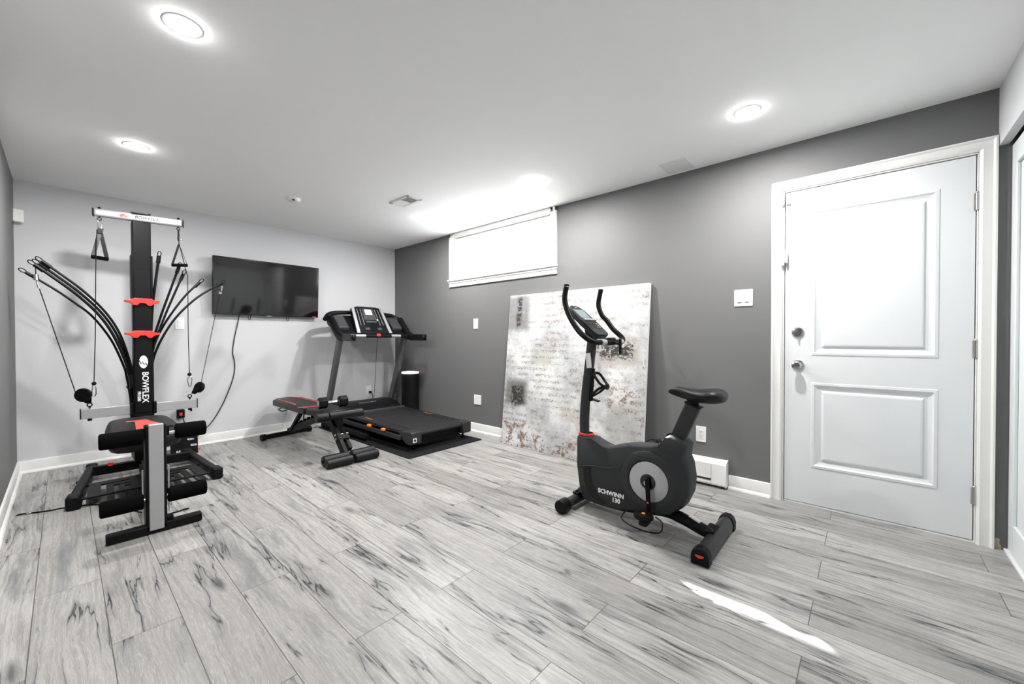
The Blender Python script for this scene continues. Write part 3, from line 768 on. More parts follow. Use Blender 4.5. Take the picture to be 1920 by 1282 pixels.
MB().box((-.645, -.668, 1.118), (.050, .022, .034)).build('safety_key', m_red, TM, bevel=.006)
MB().tube([(-.645, -.645, 1.09), (-.642, -.600, .80), (-.636, -.56, .50), (-.60, -.47, .30), (-.585, -.44, .289)], .0028, n=6).build('safety_cord', m_plast, TM)

# tall black speaker behind the treadmill
t = thing('party_speaker', 'tall black cylindrical speaker with a glowing pink-white ring on top, behind the treadmill', 'speaker', (-.140, -.575, 0))
sc_ = (-.148, -.590, 0)
MB().lathe([(0, 0), (.102, 0), (.110, .01), (.112, .05), (.112, .58), (.110, .615), (.104, .625)], sc_, n=40).build('cabinet', m_mesh2, t)
MB().lathe([(.110, .618), (.113, .628), (.111, .638), (.096, .640), (.090, .630), (.094, .615)], sc_, n=40).build('light_ring', m_ring, t)
MB().lathe([(0, .600), (.06, .602), (.090, .622), (.091, .61)], sc_, n=40).build('top_driver', m_plast, t)

# ================================================================= WEIGHT BENCH
BN = thing('weight_bench', 'black adjustable weight bench with red piping in front of the treadmill', 'weight bench', (-1.52, -1.0, 0))
def padm(y0, y1, z0, z1, wa, wb, th_, chamfer, name):
    """padded board from (y0,z0) to (y1,z1), half widths wa, wb, chamfered at y0 end"""
    c = MB(); xc = -1.52
    dz = (z1-z0)/(y1-y0)
    def P(x, y, h): return (xc+x, y, z0+(y-y0)*dz+h)
    sgn = 1 if y1 > y0 else -1
    ch = chamfer*sgn
    pts = [(-wa*.45, y0), (wa*.45, y0), (wa, y0+ch), (wb, y1), (-wb, y1), (-wa, y0+ch)]
    c.loft([[P(x, y, h) for x, y in pts] for h in (-th_, 0)])
    return c.build(name, m_vinyl, BN, bevel=.012, seg=3)
padm(-.130, -1.100, .412, .418, .150, .150, .062, .13, 'back_pad')
padm(-1.500, -1.125, .430, .418, .125, .145, .060, .05, 'seat_pad')
for s_ in (-1, 1):
    x = -1.52+s_*.105
    MB().tube([(-1.52+s_*.060, -.22, .4150), (x, -.30, .4150), (x, -.78, .4175), (-1.52+s_*.140, -.83, .4178)], .0042, n=6, sub=1).build('piping', m_redlight, BN)
text('bench_lettering', 'FINER FORM', .036, (-1.60, -1.03, .4185), (1, -.15, 0), (.15, 1, 0), m_redlight, BN, sx=1.0, shear=.3, bold=.0018)
MB().bb((-1.665, -1.065, .4178), (-1.535, -1.058, .4184)).build('lettering_rule', m_redlight, BN)
fr = MB()
fr.bar((-1.52, -.35, .335), (-1.52, -1.10, .335), .05, .035)          # under back pad
fr.bar((-1.52, -1.05, .335), (-1.52, -1.52, .350), .06, .04)          # seat rail
fr.build('pad_rail', m_black, BN, bevel=.003)
MB().bar((-1.52, -1.24, .35), (-1.52, -.30, .06), .045, .055).build('rear_leg', m_black, BN, bevel=.004)
MB().bar((-1.535, -.70, .33), (-1.535, -.42, .10), .04, .03).bar((-1.50, -.66, .33), (-1.50, -.64, .18), .010, .010).build('back_support', m_black, BN, bevel=.003)
for i in range(5):
    MB().bar((-1.52, -.50-i*.10, .135+i*.031), (-1.52, -.53-i*.10, .185+i*.031), .03, .012).build('adjustment_tooth', m_black, BN)
MB().bar((-1.765, -.305, .032), (-1.295, -.235, .032), .045, .045).build('rear_foot', m_black, BN, bevel=.004)
for p, q in (((-1.80, -.310, .033), (-1.755, -.303, .033)), ((-1.305, -.236, .033), (-1.265, -.230, .033))):
    MB().cyl(p, q, .033, n=20).build('foot_cap', m_plast, BN, bevel=.003)
MB().tube([(-1.66, -.50, .352), (-1.70, -.52, .345), (-1.70, -.62, .340), (-1.655, -.64, .347)], .005, n=6).build('pull_handle', m_black, BN)
MB().bar((-1.548, -1.36, .36), (-1.548, -1.700, .045), .035, .075).build('front_leg', m_black, BN, bevel=.004)
MB().bar((-1.488, -1.36, .36), (-1.488, -1.650, .095), .030, .050).build('front_leg', m_black, BN, bevel=.004)
lb = MB()
for z, y in ((.185, -1.555), (.215, -1.535)): lb.cyl((-1.575, y, z), (-1.455, y, z), .012, n=12)
lb.build('adjustment_bolt', m_nickel, BN)
MB().box((-1.520, -1.56, .185), (.100, .055, .070), Euler((.85, 0, 0))).build('leg_bracket', m_black, BN, bevel=.006)
for x0_, x1_ in ((-1.745, -1.525), (-1.500, -1.285)):
    MB().cyl((x0_, -1.690, .052), (x1_, -1.690, .052), .045, n=28).build('foam_roller', m_vinyl, BN, bevel=.008, seg=3)
    MB().cyl((x0_, -1.755, .040), (x1_, -1.755, .040), .038, n=28).build('foam_roller', m_vinyl, BN, bevel=.006, seg=3)
MB().cyl((-1.755, -1.690, .052), (-1.275, -1.690, .052), .014, n=14).build('foot_tube', m_black, BN)
MB().cyl((-1.72, -1.500, .385), (-1.62, -1.505, .385), .042, n=28).build('foam_roller', m_vinyl, BN, bevel=.006, seg=3)
MB().cyl((-1.615, -1.505, .388), (-1.305, -1.525, .388), .038, n=28).build('foam_roller', m_vinyl, BN, bevel=.008, seg=3)
MB().bar((-1.52, -1.50, .30), (-1.52, -1.50, .385), .05, .05, up=(0, 1, 0)).build('roller_bracket', m_black, BN)

# dumbbell lying across the bench
DB = thing('dumbbell', 'black hexagonal dumbbell with a chrome grip resting on the bench seat', 'dumbbell', (-1.56, -1.36, .45))
def hexhead(p, q, r):
    p, q = Vector(p), Vector(q)
    k = MB(); k.cyl(p, q, r, n=6); return k
a_, b_ = Vector((-1.640, -1.350, .488)), Vector((-1.385, -1.378, .488)); dd = (b_-a_).normalized()
for p, s_ in ((a_, 1), (b_, -1)):
    hexhead(p, p+dd*s_*.075, .055).build('weight_head', m_plast, DB, bevel=.008)
    MB().cyl(p-dd*s_*.002, p+dd*s_*.001, .030, n=6).build('end_plate', m_grey, DB)
MB().tube([a_+dd*.07, (a_+b_)/2+dd*-.03, (a_+b_)/2, (a_+b_)/2+dd*.03, b_-dd*.07], [.014, .016, .018, .016, .014], n=14).build('grip', m_chrome, DB)

# ================================================================= EXERCISE BIKE
BK = thing('exercise_bike', 'dark grey upright exercise bike with a large silver disc on its side', 'exercise bike', (-.915, -4.05, 0))
XC = -.915
def V3(x, y, z): return Vector((x, y, z))
body = [(-3.735, .055), (-3.939, .050), (-4.051, .070), (-4.163, .082), (-4.270, .108), (-4.340, .165), (-4.372, .240), (-4.380, .320), (-4.368, .400), (-4.352, .440),
        (-4.362, .505), (-4.345, .522), (-4.285, .548), (-4.262, .545), (-4.222, .490), (-4.170, .470), (-4.050, .458), (-3.945, .430), (-3.889, .408), (-3.840, .418),
        (-3.790, .440), (-3.764, .452), (-3.668, .448), (-3.664, .420), (-3.680, .271), (-3.705, .101)]
def body_loft(hw, pinch):
    """side profile lofted across x with narrower edges"""
    cy = sum(p[0] for p in body)/len(body); cz = sum(p[1] for p in body)/len(body)
    rings = []
    for t_, s_ in ((-1, .90), (-.93, .955), (-.75, .99), (-.4, 1.0), (.4, 1.0), (.75, .99), (.93, .955), (1, .90)):
        ring = []
        for (y, z) in body:
            dy, dz = y-cy, z-cz
            k = s_
            w_ = hw
            if z > .40 and y > -4.20: w_ = hw*.72
            if z > .40 and y > -3.80: w_ = hw*.62
            L = math.hypot(dy, dz); off = (1-k)*.16
            ring.append((XC+t_*w_, y-dy/L*off, z-dz/L*off))
        rings.append(ring)
    return MB().loft(rings)
body_loft(.078, 0).build('body_shell', m_body, BK, angle=.9)
# round housing and silver disc, both sides
for s_ in (-1, 1):
    c0 = (XC+s_*.070, -4.160, .272)
    MB().lathe([(.172, 0), (.168, .008), (.150, .016), (.128, .018), (.117, .013), (.117, .006), (0, .006)], c0, n=64, axis=(s_, 0, 0)).build('round_housing', m_body, BK)
    MB().lathe([(.112, .006), (.112, .010), (.108, .013), (.045, .016), (.042, .010), (0, .010)], c0, n=64, axis=(s_, 0, 0)).build('flywheel_disc', m_disc, BK)
    MB().lathe([(.040, .010), (.040, .020), (.034, .026), (.018, .026), (.016, .034), (0, .034)], c0, n=40, axis=(s_, 0, 0)).build('crank_hub', m_gloss, BK)
    MB().lathe([(.011, .034), (.0145, .036), (.0145, .038), (.0105, .038)], c0, n=24, axis=(s_, 0, 0)).build('crank_cap', m_chrome, BK)
# crank, pedal, strap on the near side
cx = XC-.108
MB().bar((cx, -4.165, .300), (cx-.006, -4.178, .120), .014, .024, up=(0, 1, 0)).build('crank_arm', m_black, BK, bevel=.004)
MB().sph((cx-.008, -4.174, .170), .009, (.5, 1, 1)).build('crank_sticker', m_redlight, BK)
def pedal(x, y, z, s_):
    pd = MB().lathe([(0, -.018), (.030, -.018), (.042, -.010), (.044, .0), (.040, .012), (0, .014)], (0, 0, 0), n=28)
    for v in pd.bm.verts: v.co = Vector((x+v.co.x*1.05, y+v.co.y*1.25, z+v.co.z))
    pd.build('pedal', m_plast, BK)
    MB().bb((x-.035, y-.030, z-.045), (x+.035, y+.015, z-.016)).build('pedal_weight', m_plast, BK, bevel=.008)
    MB().sph((x, y, z+.014), .011, (1, 1, .35)).build('pedal_logo', m_orange, BK)
    MB().tube([(x+.04, y+.05, z-.005), (x+.02, y+.10, z-.004), (x-.03, y+.115, z-.03), (x-.055, y+.06, z-.045), (x-.05, y-.04, z-.055), (x-.02, y-.10, z-.05), (x+.03, y-.09, z-.02), (x+.04, y-.05, z-.005)], .004, n=6, flat=1).build('pedal_strap', m_plast, BK)
pedal(cx-.058, -4.170, .112, -1)
cx2 = XC+.108
MB().bar((cx2, -4.165, .245), (cx2+.006, -4.155, .430), .014, .024, up=(0, 1, 0)).build('crank_arm', m_black, BK, bevel=.004)
pedal(cx2+.058, -4.155, .445, 1)
# panel lines and grille, lettering
xs = XC-.0785
MB().prism([(-3.735, .262), (-3.782, .272), (-3.790, .220), (-3.815, .150), (-3.860, .095), (-3.905, .076), (-3.84, .070), (-3.775, .105), (-3.745, .180)], 0, xs-.0015, xs+.01).build('side_grille', m_mesh, BK, smooth=False)
MB().tube([(xs, -3.695, .262), (xs, -3.80, .287), (xs, -3.93, .300), (xs, -3.985, .330), (xs+.004, -4.06, .400), (xs+.008, -4.12, .425), (xs+.012, -4.20, .437)], .0018, n=6).build('panel_seam', m_gapdark, BK)
MB().tube([(xs+.014, -4.210, .500), (xs+.010, -4.222, .455), (xs+.006, -4.255, .425), (xs+.004, -4.30, .405), (xs+.010, -4.36, .395)], .0018, n=6).build('panel_seam', m_gapdark, BK)
text('side_lettering', 'SCHWINN', .036, (xs-.001, -3.928, .146), (0, -1, 0), (0, .0, 1), m_white, BK, sx=1.0, bold=.0012)
text('side_lettering', '130', .036, (xs-.001, -3.962, .112), (0, -1, 0), (0, .0, 1), m_white, BK, sx=1.0, bold=.0012)
# ground frame
fr = MB()
fr.tube([(XC, -3.66, .075), (XC, -3.74, .060), (XC, -3.85, .055), (XC, -4.00, .062), (XC, -4.12, .085), (XC, -4.24, .100), (XC, -4.33, .085), (XC, -4.42, .060), (XC, -4.48, .048)], .030, n=16, flat=1.25)
fr.build('main_beam', m_black, BK)
MB().box((XC, -4.385, .1045), (.030, .060, .003), Euler((.36, 0, 0))).build('warning_label', m_label, BK)
# rear stabiliser (near the door) : D section
def stab(y, x0_, x1_, cap_m, name):
    pr = [(y-.036, .004), (y+.036, .004), (y+.036, .040), (y+.028, .062), (y+.012, .075), (y-.012, .075), (y-.028, .062), (y-.036, .040)]
    MB().prism([(a*1.0, b) for a, b in pr], 0, x0_, x1_).build(name, m_steel, BK, angle=.9)
    pc = [(y+(a-y)*1.15, b*1.10 if b > .01 else 0) for a, b in pr]
    for a, b in ((x0_-.028, x0_+.025), (x1_-.025, x1_+.028)):
        MB().prism(pc, 0, a, b).build('stabiliser_cap', m_plast, BK, bevel=.006)
stab(-4.487, XC-.235, XC+.235, m_plast, 'rear_stabiliser')
MB().box((XC, -4.470, .078), (.110, .050, .014)).build('stabiliser_plate', m_black, BK, bevel=.004)
for dx in (-.035, .035): MB().sph((XC+dx, -4.478, .086), .010, (1, 1, .6)).build('bolt', m_gloss, BK)
MB().prism([(-4.487+.020, .050), (-4.487+.018, .042), (-4.487+.006, .036), (-4.487-.006, .036), (-4.487-.018, .042), (-4.487-.020, .050)], 0, XC-.2645, XC-.262).build('cap_logo', m_red, BK)
# front stabiliser: round tube with round wheels caps
MB().cyl((XC-.20, -3.672, .042), (XC+.20, -3.672, .042), .030, n=24).build('front_stabiliser', m_steel, BK)
for s_ in (-1, 1):
    MB().cyl((XC+s_*.17, -3.672, .042), (XC+s_*.243, -3.672, .042), .042, n=32).build('transport_wheel_cap', m_plast, BK, bevel=.006)
MB().box((XC-.02, -3.672, .078), (.10, .045, .014)).build('stabiliser_plate', m_black, BK, bevel=.004)
for dx in (-.05, .02): MB().sph((XC+dx, -3.672, .088), .009).build('bolt', m_gloss, BK)
# red collar and handlebar mast
cl = MB(); cl.lathe([(.046, 0), (.054, .002), (.054, .014), (.046, .016)], (0, 0, 0), n=28)
for v in cl.bm.verts: v.co = Vector((XC+v.co.x*.78, -3.713+v.co.y*1.0, .452+v.co.z))
cl.build('mast_collar', m_red, BK)
MB().tube([(XC, -3.700, .43), (XC, -3.698, .55), (XC, -3.708, .70), (XC, -3.727, .85), (XC, -3.752, 1.045), (XC, -3.757, 1.09)], .0325, n=20, flat=.85).build('mast', m_steel, BK)
MB().box((XC-.0285, -3.745, .938), (.002, .036, .095), Euler((-.115, 0, 0))).build('warning_label', m_label, BK)
# bottle cage
bc = MB()
for s_ in (-1, 1):
    bc.tube([(XC-.0, -3.772, .86), (XC+s_*.034, -3.790, .85), (XC+s_*.040, -3.825, .805), (XC+s_*.020, -3.858, .775), (XC, -3.862, .765)], .0088, n=8)
    bc.tube([(XC, -3.760, .71), (XC+s_*.036, -3.79, .735), (XC+s_*.038, -3.825, .765), (XC+s_*.010, -3.860, .785), (XC, -3.862, .79)], .0088, n=8)
bc.bar((XC, -3.765, .885), (XC, -3.748, .675), .022, .010, up=(0, 1, 0)); bc.bar((XC, -3.752, .690), (XC, -3.805, .680), .03, .008)
bc.build('bottle_cage', m_plast, BK)
# handlebars
hl = [(-1.118, -3.648, 1.396), (-1.121, -3.638, 1.318), (-1.127, -3.672, 1.225), (-1.134, -3.735, 1.138), (-1.138, -3.790, 1.090), (-1.108, -3.828, 1.060), (-1.02, -3.842, 1.056),
      (-.92, -3.845, 1.056), (-.81, -3.842, 1.056), (-.745, -3.835, 1.062), (-.708, -3.812, 1.086), (-.698, -3.745, 1.140), (-.705, -3.700, 1.200), (-.710, -3.665, 1.240), (-.712, -3.640, 1.312), (-.710, -3.655, 1.402)]
hl = [(x, y+(-.045), z) for x, y, z in hl]
MB().tube(hl, .0165, n=14, sub=6).build('handlebar', m_plast, BK)
for i, x in ((0, -1.118), (-1, -.710)):
    a = Vector(hl[i]); b = Vector(hl[1] if i == 0 else hl[-2])
    dv = (a-b).normalized()
    MB().cyl(a+dv*.000, a+dv*.003, .0172).build('grip_ring', m_chrome if i == 0 else m_plast, BK)
    MB().cyl(a+dv*.003, a+dv*.016, .0170).build('grip_plug', m_plast, BK, bevel=.003)
for x in (-1.02, -.80):
    MB().cyl((x-.026, -3.890, 1.056), (x+.026, -3.890, 1.056), .0178, n=18).build('pulse_sensor', m_silver, BK)
MB().box((XC, -3.880, 1.060), (.090, .045, .050)).build('handlebar_clamp', m_plast, BK, bevel=.012, seg=3)
MB().cyl((XC, -3.900, 1.055), (XC, -3.945, 1.045), .009).box((XC, -3.950, 1.030), (.020, .012, .095)).build('clamp_knob', m_plast, BK, bevel=.004)
# console
def bpt(x, v, h=0):     # v 0 near rider (bottom) .. 1 top
    p0, p1 = Vector((0, -3.835, 1.105)), Vector((0, -3.615, 1.295)); n = Vector((0, -.66, .75))
    return Vector((XC+x*1.22, 0, 0)) + p0.lerp(p1, v) + n.normalized()*h
outl = [(-.066, .06), (-.050, -.01), (.050, -.01), (.066, .06), (.072, .50), (.066, .85), (.050, .96), (.025, 1.01), (-.025, 1.01), (-.050, .96), (-.066, .85), (-.072, .50)]
MB().loft([[bpt(x*k, v, h) for x, v in outl] for h, k in ((-.038, .80), (-.020, .96), (-.004, 1.0), (0, .97))]).build('console_case', m_body, BK, angle=.9)
MB().loft([[bpt(a, b, h) for a, b in ((-.048, .56), (.048, .56), (.048, .86), (-.048, .86))] for h in (-.001, .0015)]).build('console_display', m_lcd, BK)
MB().loft([[bpt(a, b, h) for a, b in ((-.060, .44), (.060, .44), (.060, .50), (-.060, .50))] for h in (-.001, .014)]).build('media_shelf', m_silver, BK, bevel=.003)
MB().loft([[bpt(a, b, h) for a, b in ((-.050, .20), (.050, .20), (.050, .39), (-.050, .39))] for h in (-.001, .0012)]).build('keypad', m_gloss, BK)
for ix in range(4):
    for iz in range(3):
        a, b = -.036+ix*.024, .235+iz*.058
        MB().loft([[bpt(a+p, b+q, h) for p, q in ((-.008, -.016), (.008, -.016), (.008, .016), (-.008, .016))] for h in (.001, .003)]).build('key', m_red if (ix, iz) == (2, 0) else (m_grey if ix == 3 else m_midgrey), BK)
MB().sph(tuple(bpt(0, .93, .0)), .008, (1, 1, .4)).build('console_logo', m_white, BK)
MB().bar((XC, -3.752, 1.06), (XC, -3.735, 1.15), .055, .05, up=(0, 1, 0)).build('console_neck', m_plast, BK, bevel=.006)
# seat post and seat
MB().bar((XC, -4.285, .50), (XC, -4.378, .722), .048, .078, up=(0, 1, 0)).build('seat_post', m_steel, BK, bevel=.008)
MB().bar((XC, -4.377, .718), (XC, -4.379, .724), .056, .086, up=(0, 1, 0)).build('seat_post_cap', m_plast, BK)
MB().cyl((XC, -4.385, .72), (XC, -4.385, .765), .020).bb((XC-.025, -4.42, .738), (XC+.025, -4.35, .758)).build('seat_clamp', m_black, BK, bevel=.004)
rings = []
for (y, hw, zt, zb_) in ((-4.240, .004, .785, .778), (-4.250, .020, .798, .770), (-4.275, .027, .812, .762), (-4.310, .034, .814, .752), (-4.350, .050, .808, .744), (-4.395, .078, .806, .738),
                         (-4.440, .102, .812, .734), (-4.480, .110, .818, .736), (-4.512, .100, .812, .742), (-4.532, .070, .798, .750), (-4.540, .030, .786, .762)):
    n_ = 20; ring = []
    for k in range(n_):
        a = 2*PI*k/n_; cx_, cz_ = math.cos(a), math.sin(a)
        px_ = hw*math.copysign(abs(cx_)**.75, cx_); zc = (zt+zb_)/2; hz = (zt-zb_)/2
        pz = zc+hz*math.copysign(abs(cz_)**.8, cz_)
        if cz_ < -.2: px_ *= .80
        ring.append((XC+px_, y, pz))
    rings.append(ring)
MB().loft(rings).build('seat', m_vinyl, BK, sub=1, angle=2)
MB().box((XC-.040, -4.533, .782), (.010, .004, .014)).build('seat_logo', m_white, BK)
MB().cyl((XC+.055, -4.215, .490), (XC+.115, -4.215, .490), .012).cyl((XC+.115, -4.215, .490), (XC+.135, -4.215, .490), .030).build('adjustment_knob', m_plast, BK)

# ================================================================= HOME GYM
GY = thing('cable_gym', 'tall black home gym with bending rods, silver bars and foam leg rollers', 'home gym', (-2.79, -1.2, 0))
TX = -2.757; TY = -.80      # tower front face centre
ty0 = TY; ty1 = TY+.10
# tower
MB().bb((TX-.055, ty0, .13), (TX+.055, ty1, 2.005)).build('tower', m_black, GY, bevel=.006)
MB().bb((TX-.046, ty0-.003, .50), (TX+.046, ty0, 1.62)).build('tower_face', m_plast, GY, bevel=.001)
for s_ in (-1, 1):
    MB().bb((TX+s_*.057-.006, ty0-.004, 1.40), (TX+s_*.057+.006, ty1, 1.74)).build('tower_bracket', m_black, GY, bevel=.002)
MB().bb((TX-.078, ty0+.01, .70), (TX-.055, ty0+.05, .80)).tube([(TX-.066, ty0+.02, .71), (TX-.080, ty0+.01, .690), (TX-.092, ty0+.01, .70), (TX-.094, ty0+.01, .715)], .004, n=6).build('cable_hook', m_black, GY)
# red rod guides
for z in (1.372, 1.118):
    g = MB()
    g.prism([(TX-.102, z+.012), (TX-.070, z+.012), (TX-.052, z+.026), (TX+.052, z+.026), (TX+.070, z+.012), (TX+.102, z+.012), (TX+.102, z-.004), (TX+.070, z-.012),
             (TX+.052, z-.030), (TX+.030, z-.030), (TX+.016, z-.012), (TX-.016, z-.012), (TX-.030, z-.030), (TX-.052, z-.030), (TX-.070, z-.012), (TX-.102, z-.004)], 1, ty0-.022, ty0+.045)
    g.build('rod_guide', m_red, GY, bevel=.003)
# lat bar
rot = math.radians(-11)
LB = Vector((TX, TY+.035, 2.035))
def lb(u, dv=0, dz=0): return LB + Vector((math.cos(rot)*u-math.sin(rot)*dv, math.sin(rot)*u+math.cos(rot)*dv, dz))
bar = MB(); bar.bar(lb(-.262), lb(.256), .046, .058); bar.build('lat_bar', m_silver, GY, bevel=.014, seg=3)
for u in (-.265, .259):
    s_ = 1 if u > 0 else -1
    MB().bar(lb(u-s_*.002), lb(u+s_*.003), .048, .060).build('bar_end_cap', m_plast, GY, bevel=.01)
MB().box(lb(0, 0, .030), (.11, .07, .006)).build('mount_plate', m_black, GY)
for u in (-.05, .05): MB().cyl(lb(u, 0, .03), lb(u, 0, .042), .009, n=8).build('bolt', m_black, GY)
text('bar_lettering', 'BOWFLEX', .033, lb(.038, -.0250, 0), (math.cos(rot), math.sin(rot), 0), (0, 0, 1), m_plast, GY, sx=.95, bold=.0006, shear=.2)
lg = MB(); lg.tube([lb(-.090, -.0235, 0)+Vector((.028*math.cos(a*PI/8), 0, .011*math.sin(a*PI/8))) for a in range(16)], .003, n=6, sub=1, closed=True)
lg.tube([lb(-.113, -.0235, -.004), lb(-.096, -.0235, .004), lb(-.084, -.0235, -.004), lb(-.067, -.0235, .004)], .003, n=6)
lg.build('bar_logo', m_red, GY)
for u in (-.232, .228):
    MB().cyl(lb(u, 0, -.034), lb(u, 0, .036), .006, n=10).tube([lb(u, 0, -.034-.012)+Vector((.011*math.cos(a*PI/5), 0, .011*math.sin(a*PI/5))) for a in range(10)], .003, n=6, sub=1, closed=True).sph(lb(u, 0, .038), .009).build('eye_bolt', m_black, GY)
# tower lettering
text('tower_lettering', 'BOWFLEX', .053, (TX+.010, ty0-.0035, .698), (0, 0, -1), (1, 0, 0), m_white, GY, sx=1.0, bold=.0009)
text('tower_lettering', 'PR1000', .027, (TX-.026, ty0-.0035, .628), (0, 0, -1), (1, 0, 0), m_white, GY, sx=.9, bold=.0006)
lo_ = MB(); lo_.prism([(TX+.002+.026*math.cos(2*PI*k/36), .898+.050*math.sin(2*PI*k/36)) for k in range(36)], 1, ty0-.0045, ty0-.003); lo_.build('tower_logo', m_white, GY, smooth=False)
lo_ = MB()
lo_.tube([(TX-.024, ty0-.0048, .912), (TX-.012, ty0-.0048, .882), (TX-.004, ty0-.0048, .902), (TX+.006, ty0-.0048, .877), (TX+.014, ty0-.0048, .892), (TX+.022, ty0-.0048, .870)], .0032, n=6, sub=1)
lo_.build('logo_mark', m_plast, GY)
# lower silver arms
for s_ in (-1, 1):
    x0_ = TX+s_*.060; x1_ = TX+s_*(.338)
    MB().bar((x0_+s_*.012, TY+.03, .529), (x1_, TY+.03, .529), .046, .072).build('pulley_arm', m_silver, GY, bevel=.003)
    MB().bar((x1_, TY+.03, .529), (x1_+s_*.005, TY+.03, .529), .048, .075).build('arm_end_cap', m_plast, GY)
    MB().bb((min(x0_, x0_+s_*.018), TY-.002, .482), (max(x0_, x0_+s_*.018), TY+.06, .576)).build('arm_bracket', m_black, GY, bevel=.003)
    xe = x1_-s_*.045
    MB().cyl((xe, TY+.03, .480), (xe, TY+.03, .585), .006, n=10).cyl((xe, TY+.03, .474), (xe, TY+.03, .492), .012, n=8).tube([(xe+.013*math.cos(a*PI/5), TY+.03, .592+.013*math.sin(a*PI/5)) for a in range(10)], .004, n=6, sub=1, closed=True).build('eye_bolt', m_black, GY)
MB().tube([(-2.455, TY+.03, .485), (-2.455, TY+.03, .463)], .007, n=8, sub=1).build('arm_bolt', m_black, GY)
# pulleys
def pulley(c, ax, tip, r=.041):
    c = Vector(c); ax = Vector(ax).normalized()
    k = MB(); k.cyl(c-ax*.010, c+ax*.010, r, n=32); k.build('pulley_wheel', m_plast, GY, bevel=.003)
    k = MB(); k.cyl(c-ax*.013, c-ax*.0105, r*.55, n=20)
    side = ax.cross(Vector((0, 0, 1))).normalized()
    tip = Vector(tip)
    for s_ in (-1, 1):
        a = c+ax*.013*s_
        k.bm.faces.new([k.bm.verts.new(q) for q in (a+side*r*.85, a-side*r*.85, tip-side*.012+ax*.010*s_, tip+side*.012+ax*.010*s_)])
    k.cyl(c-ax*.015, c+ax*.015, .008, n=12)
    k.build('pulley_housing', m_black, GY)
pulley((-3.082, TY+.03, .668), (.55, .83, 0), (-3.055, TY+.03, .605), .050)
pulley((-2.400, TY+.02, .662), (1, .65, -.35), (-2.440, TY+.03, .608), .046)
# power rods: bundle bent left, fan right
def rod(pts, r=.0075, tip=True, dy=0.0, loopdir=(1, 0, 0)):
    P = [Vector((x, TY+.075+dy, z)) for x, z in pts]
    d_ = (P[-1]-P[-2]).normalized()
    k = MB(); k.tube(P, r, n=8, sub=6); k.build('power_rod', m_plast, GY)
    k = MB(); k.tube([P[-1]-d_*.06, P[-1]], r*1.5, n=8, sub=1)
    c = P[-1]+d_*.018
    s_ = Vector((0, 1, 0)) if abs(d_.y) < .5 else Vector((1, 0, 0))
    u = d_.cross(Vector((0, 1, 0))).normalized()
    k.tube([c+d_*.020*math.cos(a*PI/6)+u*.011*math.sin(a*PI/6) for a in range(12)], .0035, n=6, sub=1, closed=True)
    k.build('rod_hook_cap', m_plast, GY)
xl = TX-.062
L1 = [(xl+.002, .30), (xl-.002, .60), (-2.832, .80), (-2.868, .955), (-2.925, 1.125), (-3.000, 1.270), (-3.110, 1.410), (-3.230, 1.530), (-3.305, 1.600)]
for dx, dz, dy, rr_ in ((0, 0, -.01, .0095), (.020, .012, .012, .0085), (.034, .030, -.002, .0080)):
    rod([(x+dx*min(1, i/4), z+dz*min(1, i/6)) for i, (x, z) in enumerate(L1)], rr_, dy=dy)
rod([(xl, .30), (xl-.004, .58), (-2.845, .78), (-2.862, .87), (-2.928, 1.070), (-3.024, 1.245), (-3.115, 1.345), (-3.215, 1.440), (-3.345, 1.545)], .0075, dy=.022)
xr = TX+.062
rod([(xr, .30), (xr, .75), (-2.700, 1.10), (-2.690, 1.34), (-2.668, 1.56), (-2.646, 1.760)], .0095)
rod([(xr, .30), (xr, .75), (-2.690, 1.03), (-2.642, 1.25), (-2.585, 1.455), (-2.518, 1.690)], .0085, dy=.01)
rod([(xr, .30), (xr, .75), (-2.690, 1.00), (-2.636, 1.20), (-2.570, 1.405), (-2.492, 1.630)], .0080, dy=-.01)
rod([(xr, .30), (xr, .72), (-2.690, .97), (-2.622, 1.185), (-2.485, 1.435), (-2.375, 1.575)], .0080, dy=.02)
rod([(xr, .30), (xr, .70), (-2.694, .88), (-2.645, 1.055), (-2.545, 1.255), (-2.400, 1.435), (-2.225, 1.578)], .0085, dy=.0)
# cables from the rod tips to the pulleys
MB().tube([(-3.300, TY+.065, 1.578), (-3.298, TY+.06, 1.500), (-3.120, TY+.03, .690)], .0028, n=6, sub=1).build('cable', m_plast, GY)
MB().cyl((-3.299, TY+.06, 1.530), (-3.297, TY+.06, 1.490), .013, n=10).cyl((-3.294, TY+.06, 1.480), (-3.285, TY+.06, 1.435), .006, n=10).build('cable_clip', m_nickel, GY)
MB().tube([(-2.215, TY+.07, 1.585), (-2.245, TY+.06, 1.45), (-2.385, TY+.03, .700)], .0024, n=6, sub=1).build('cable', m_plast, GY)
MB().cyl((-2.220, TY+.07, 1.555), (-2.228, TY+.07, 1.510), .007, n=10).cyl((-2.231, TY+.07, 1.500), (-2.234, TY+.07, 1.480), .012, n=8).build('cable_clip', m_chrome, GY)
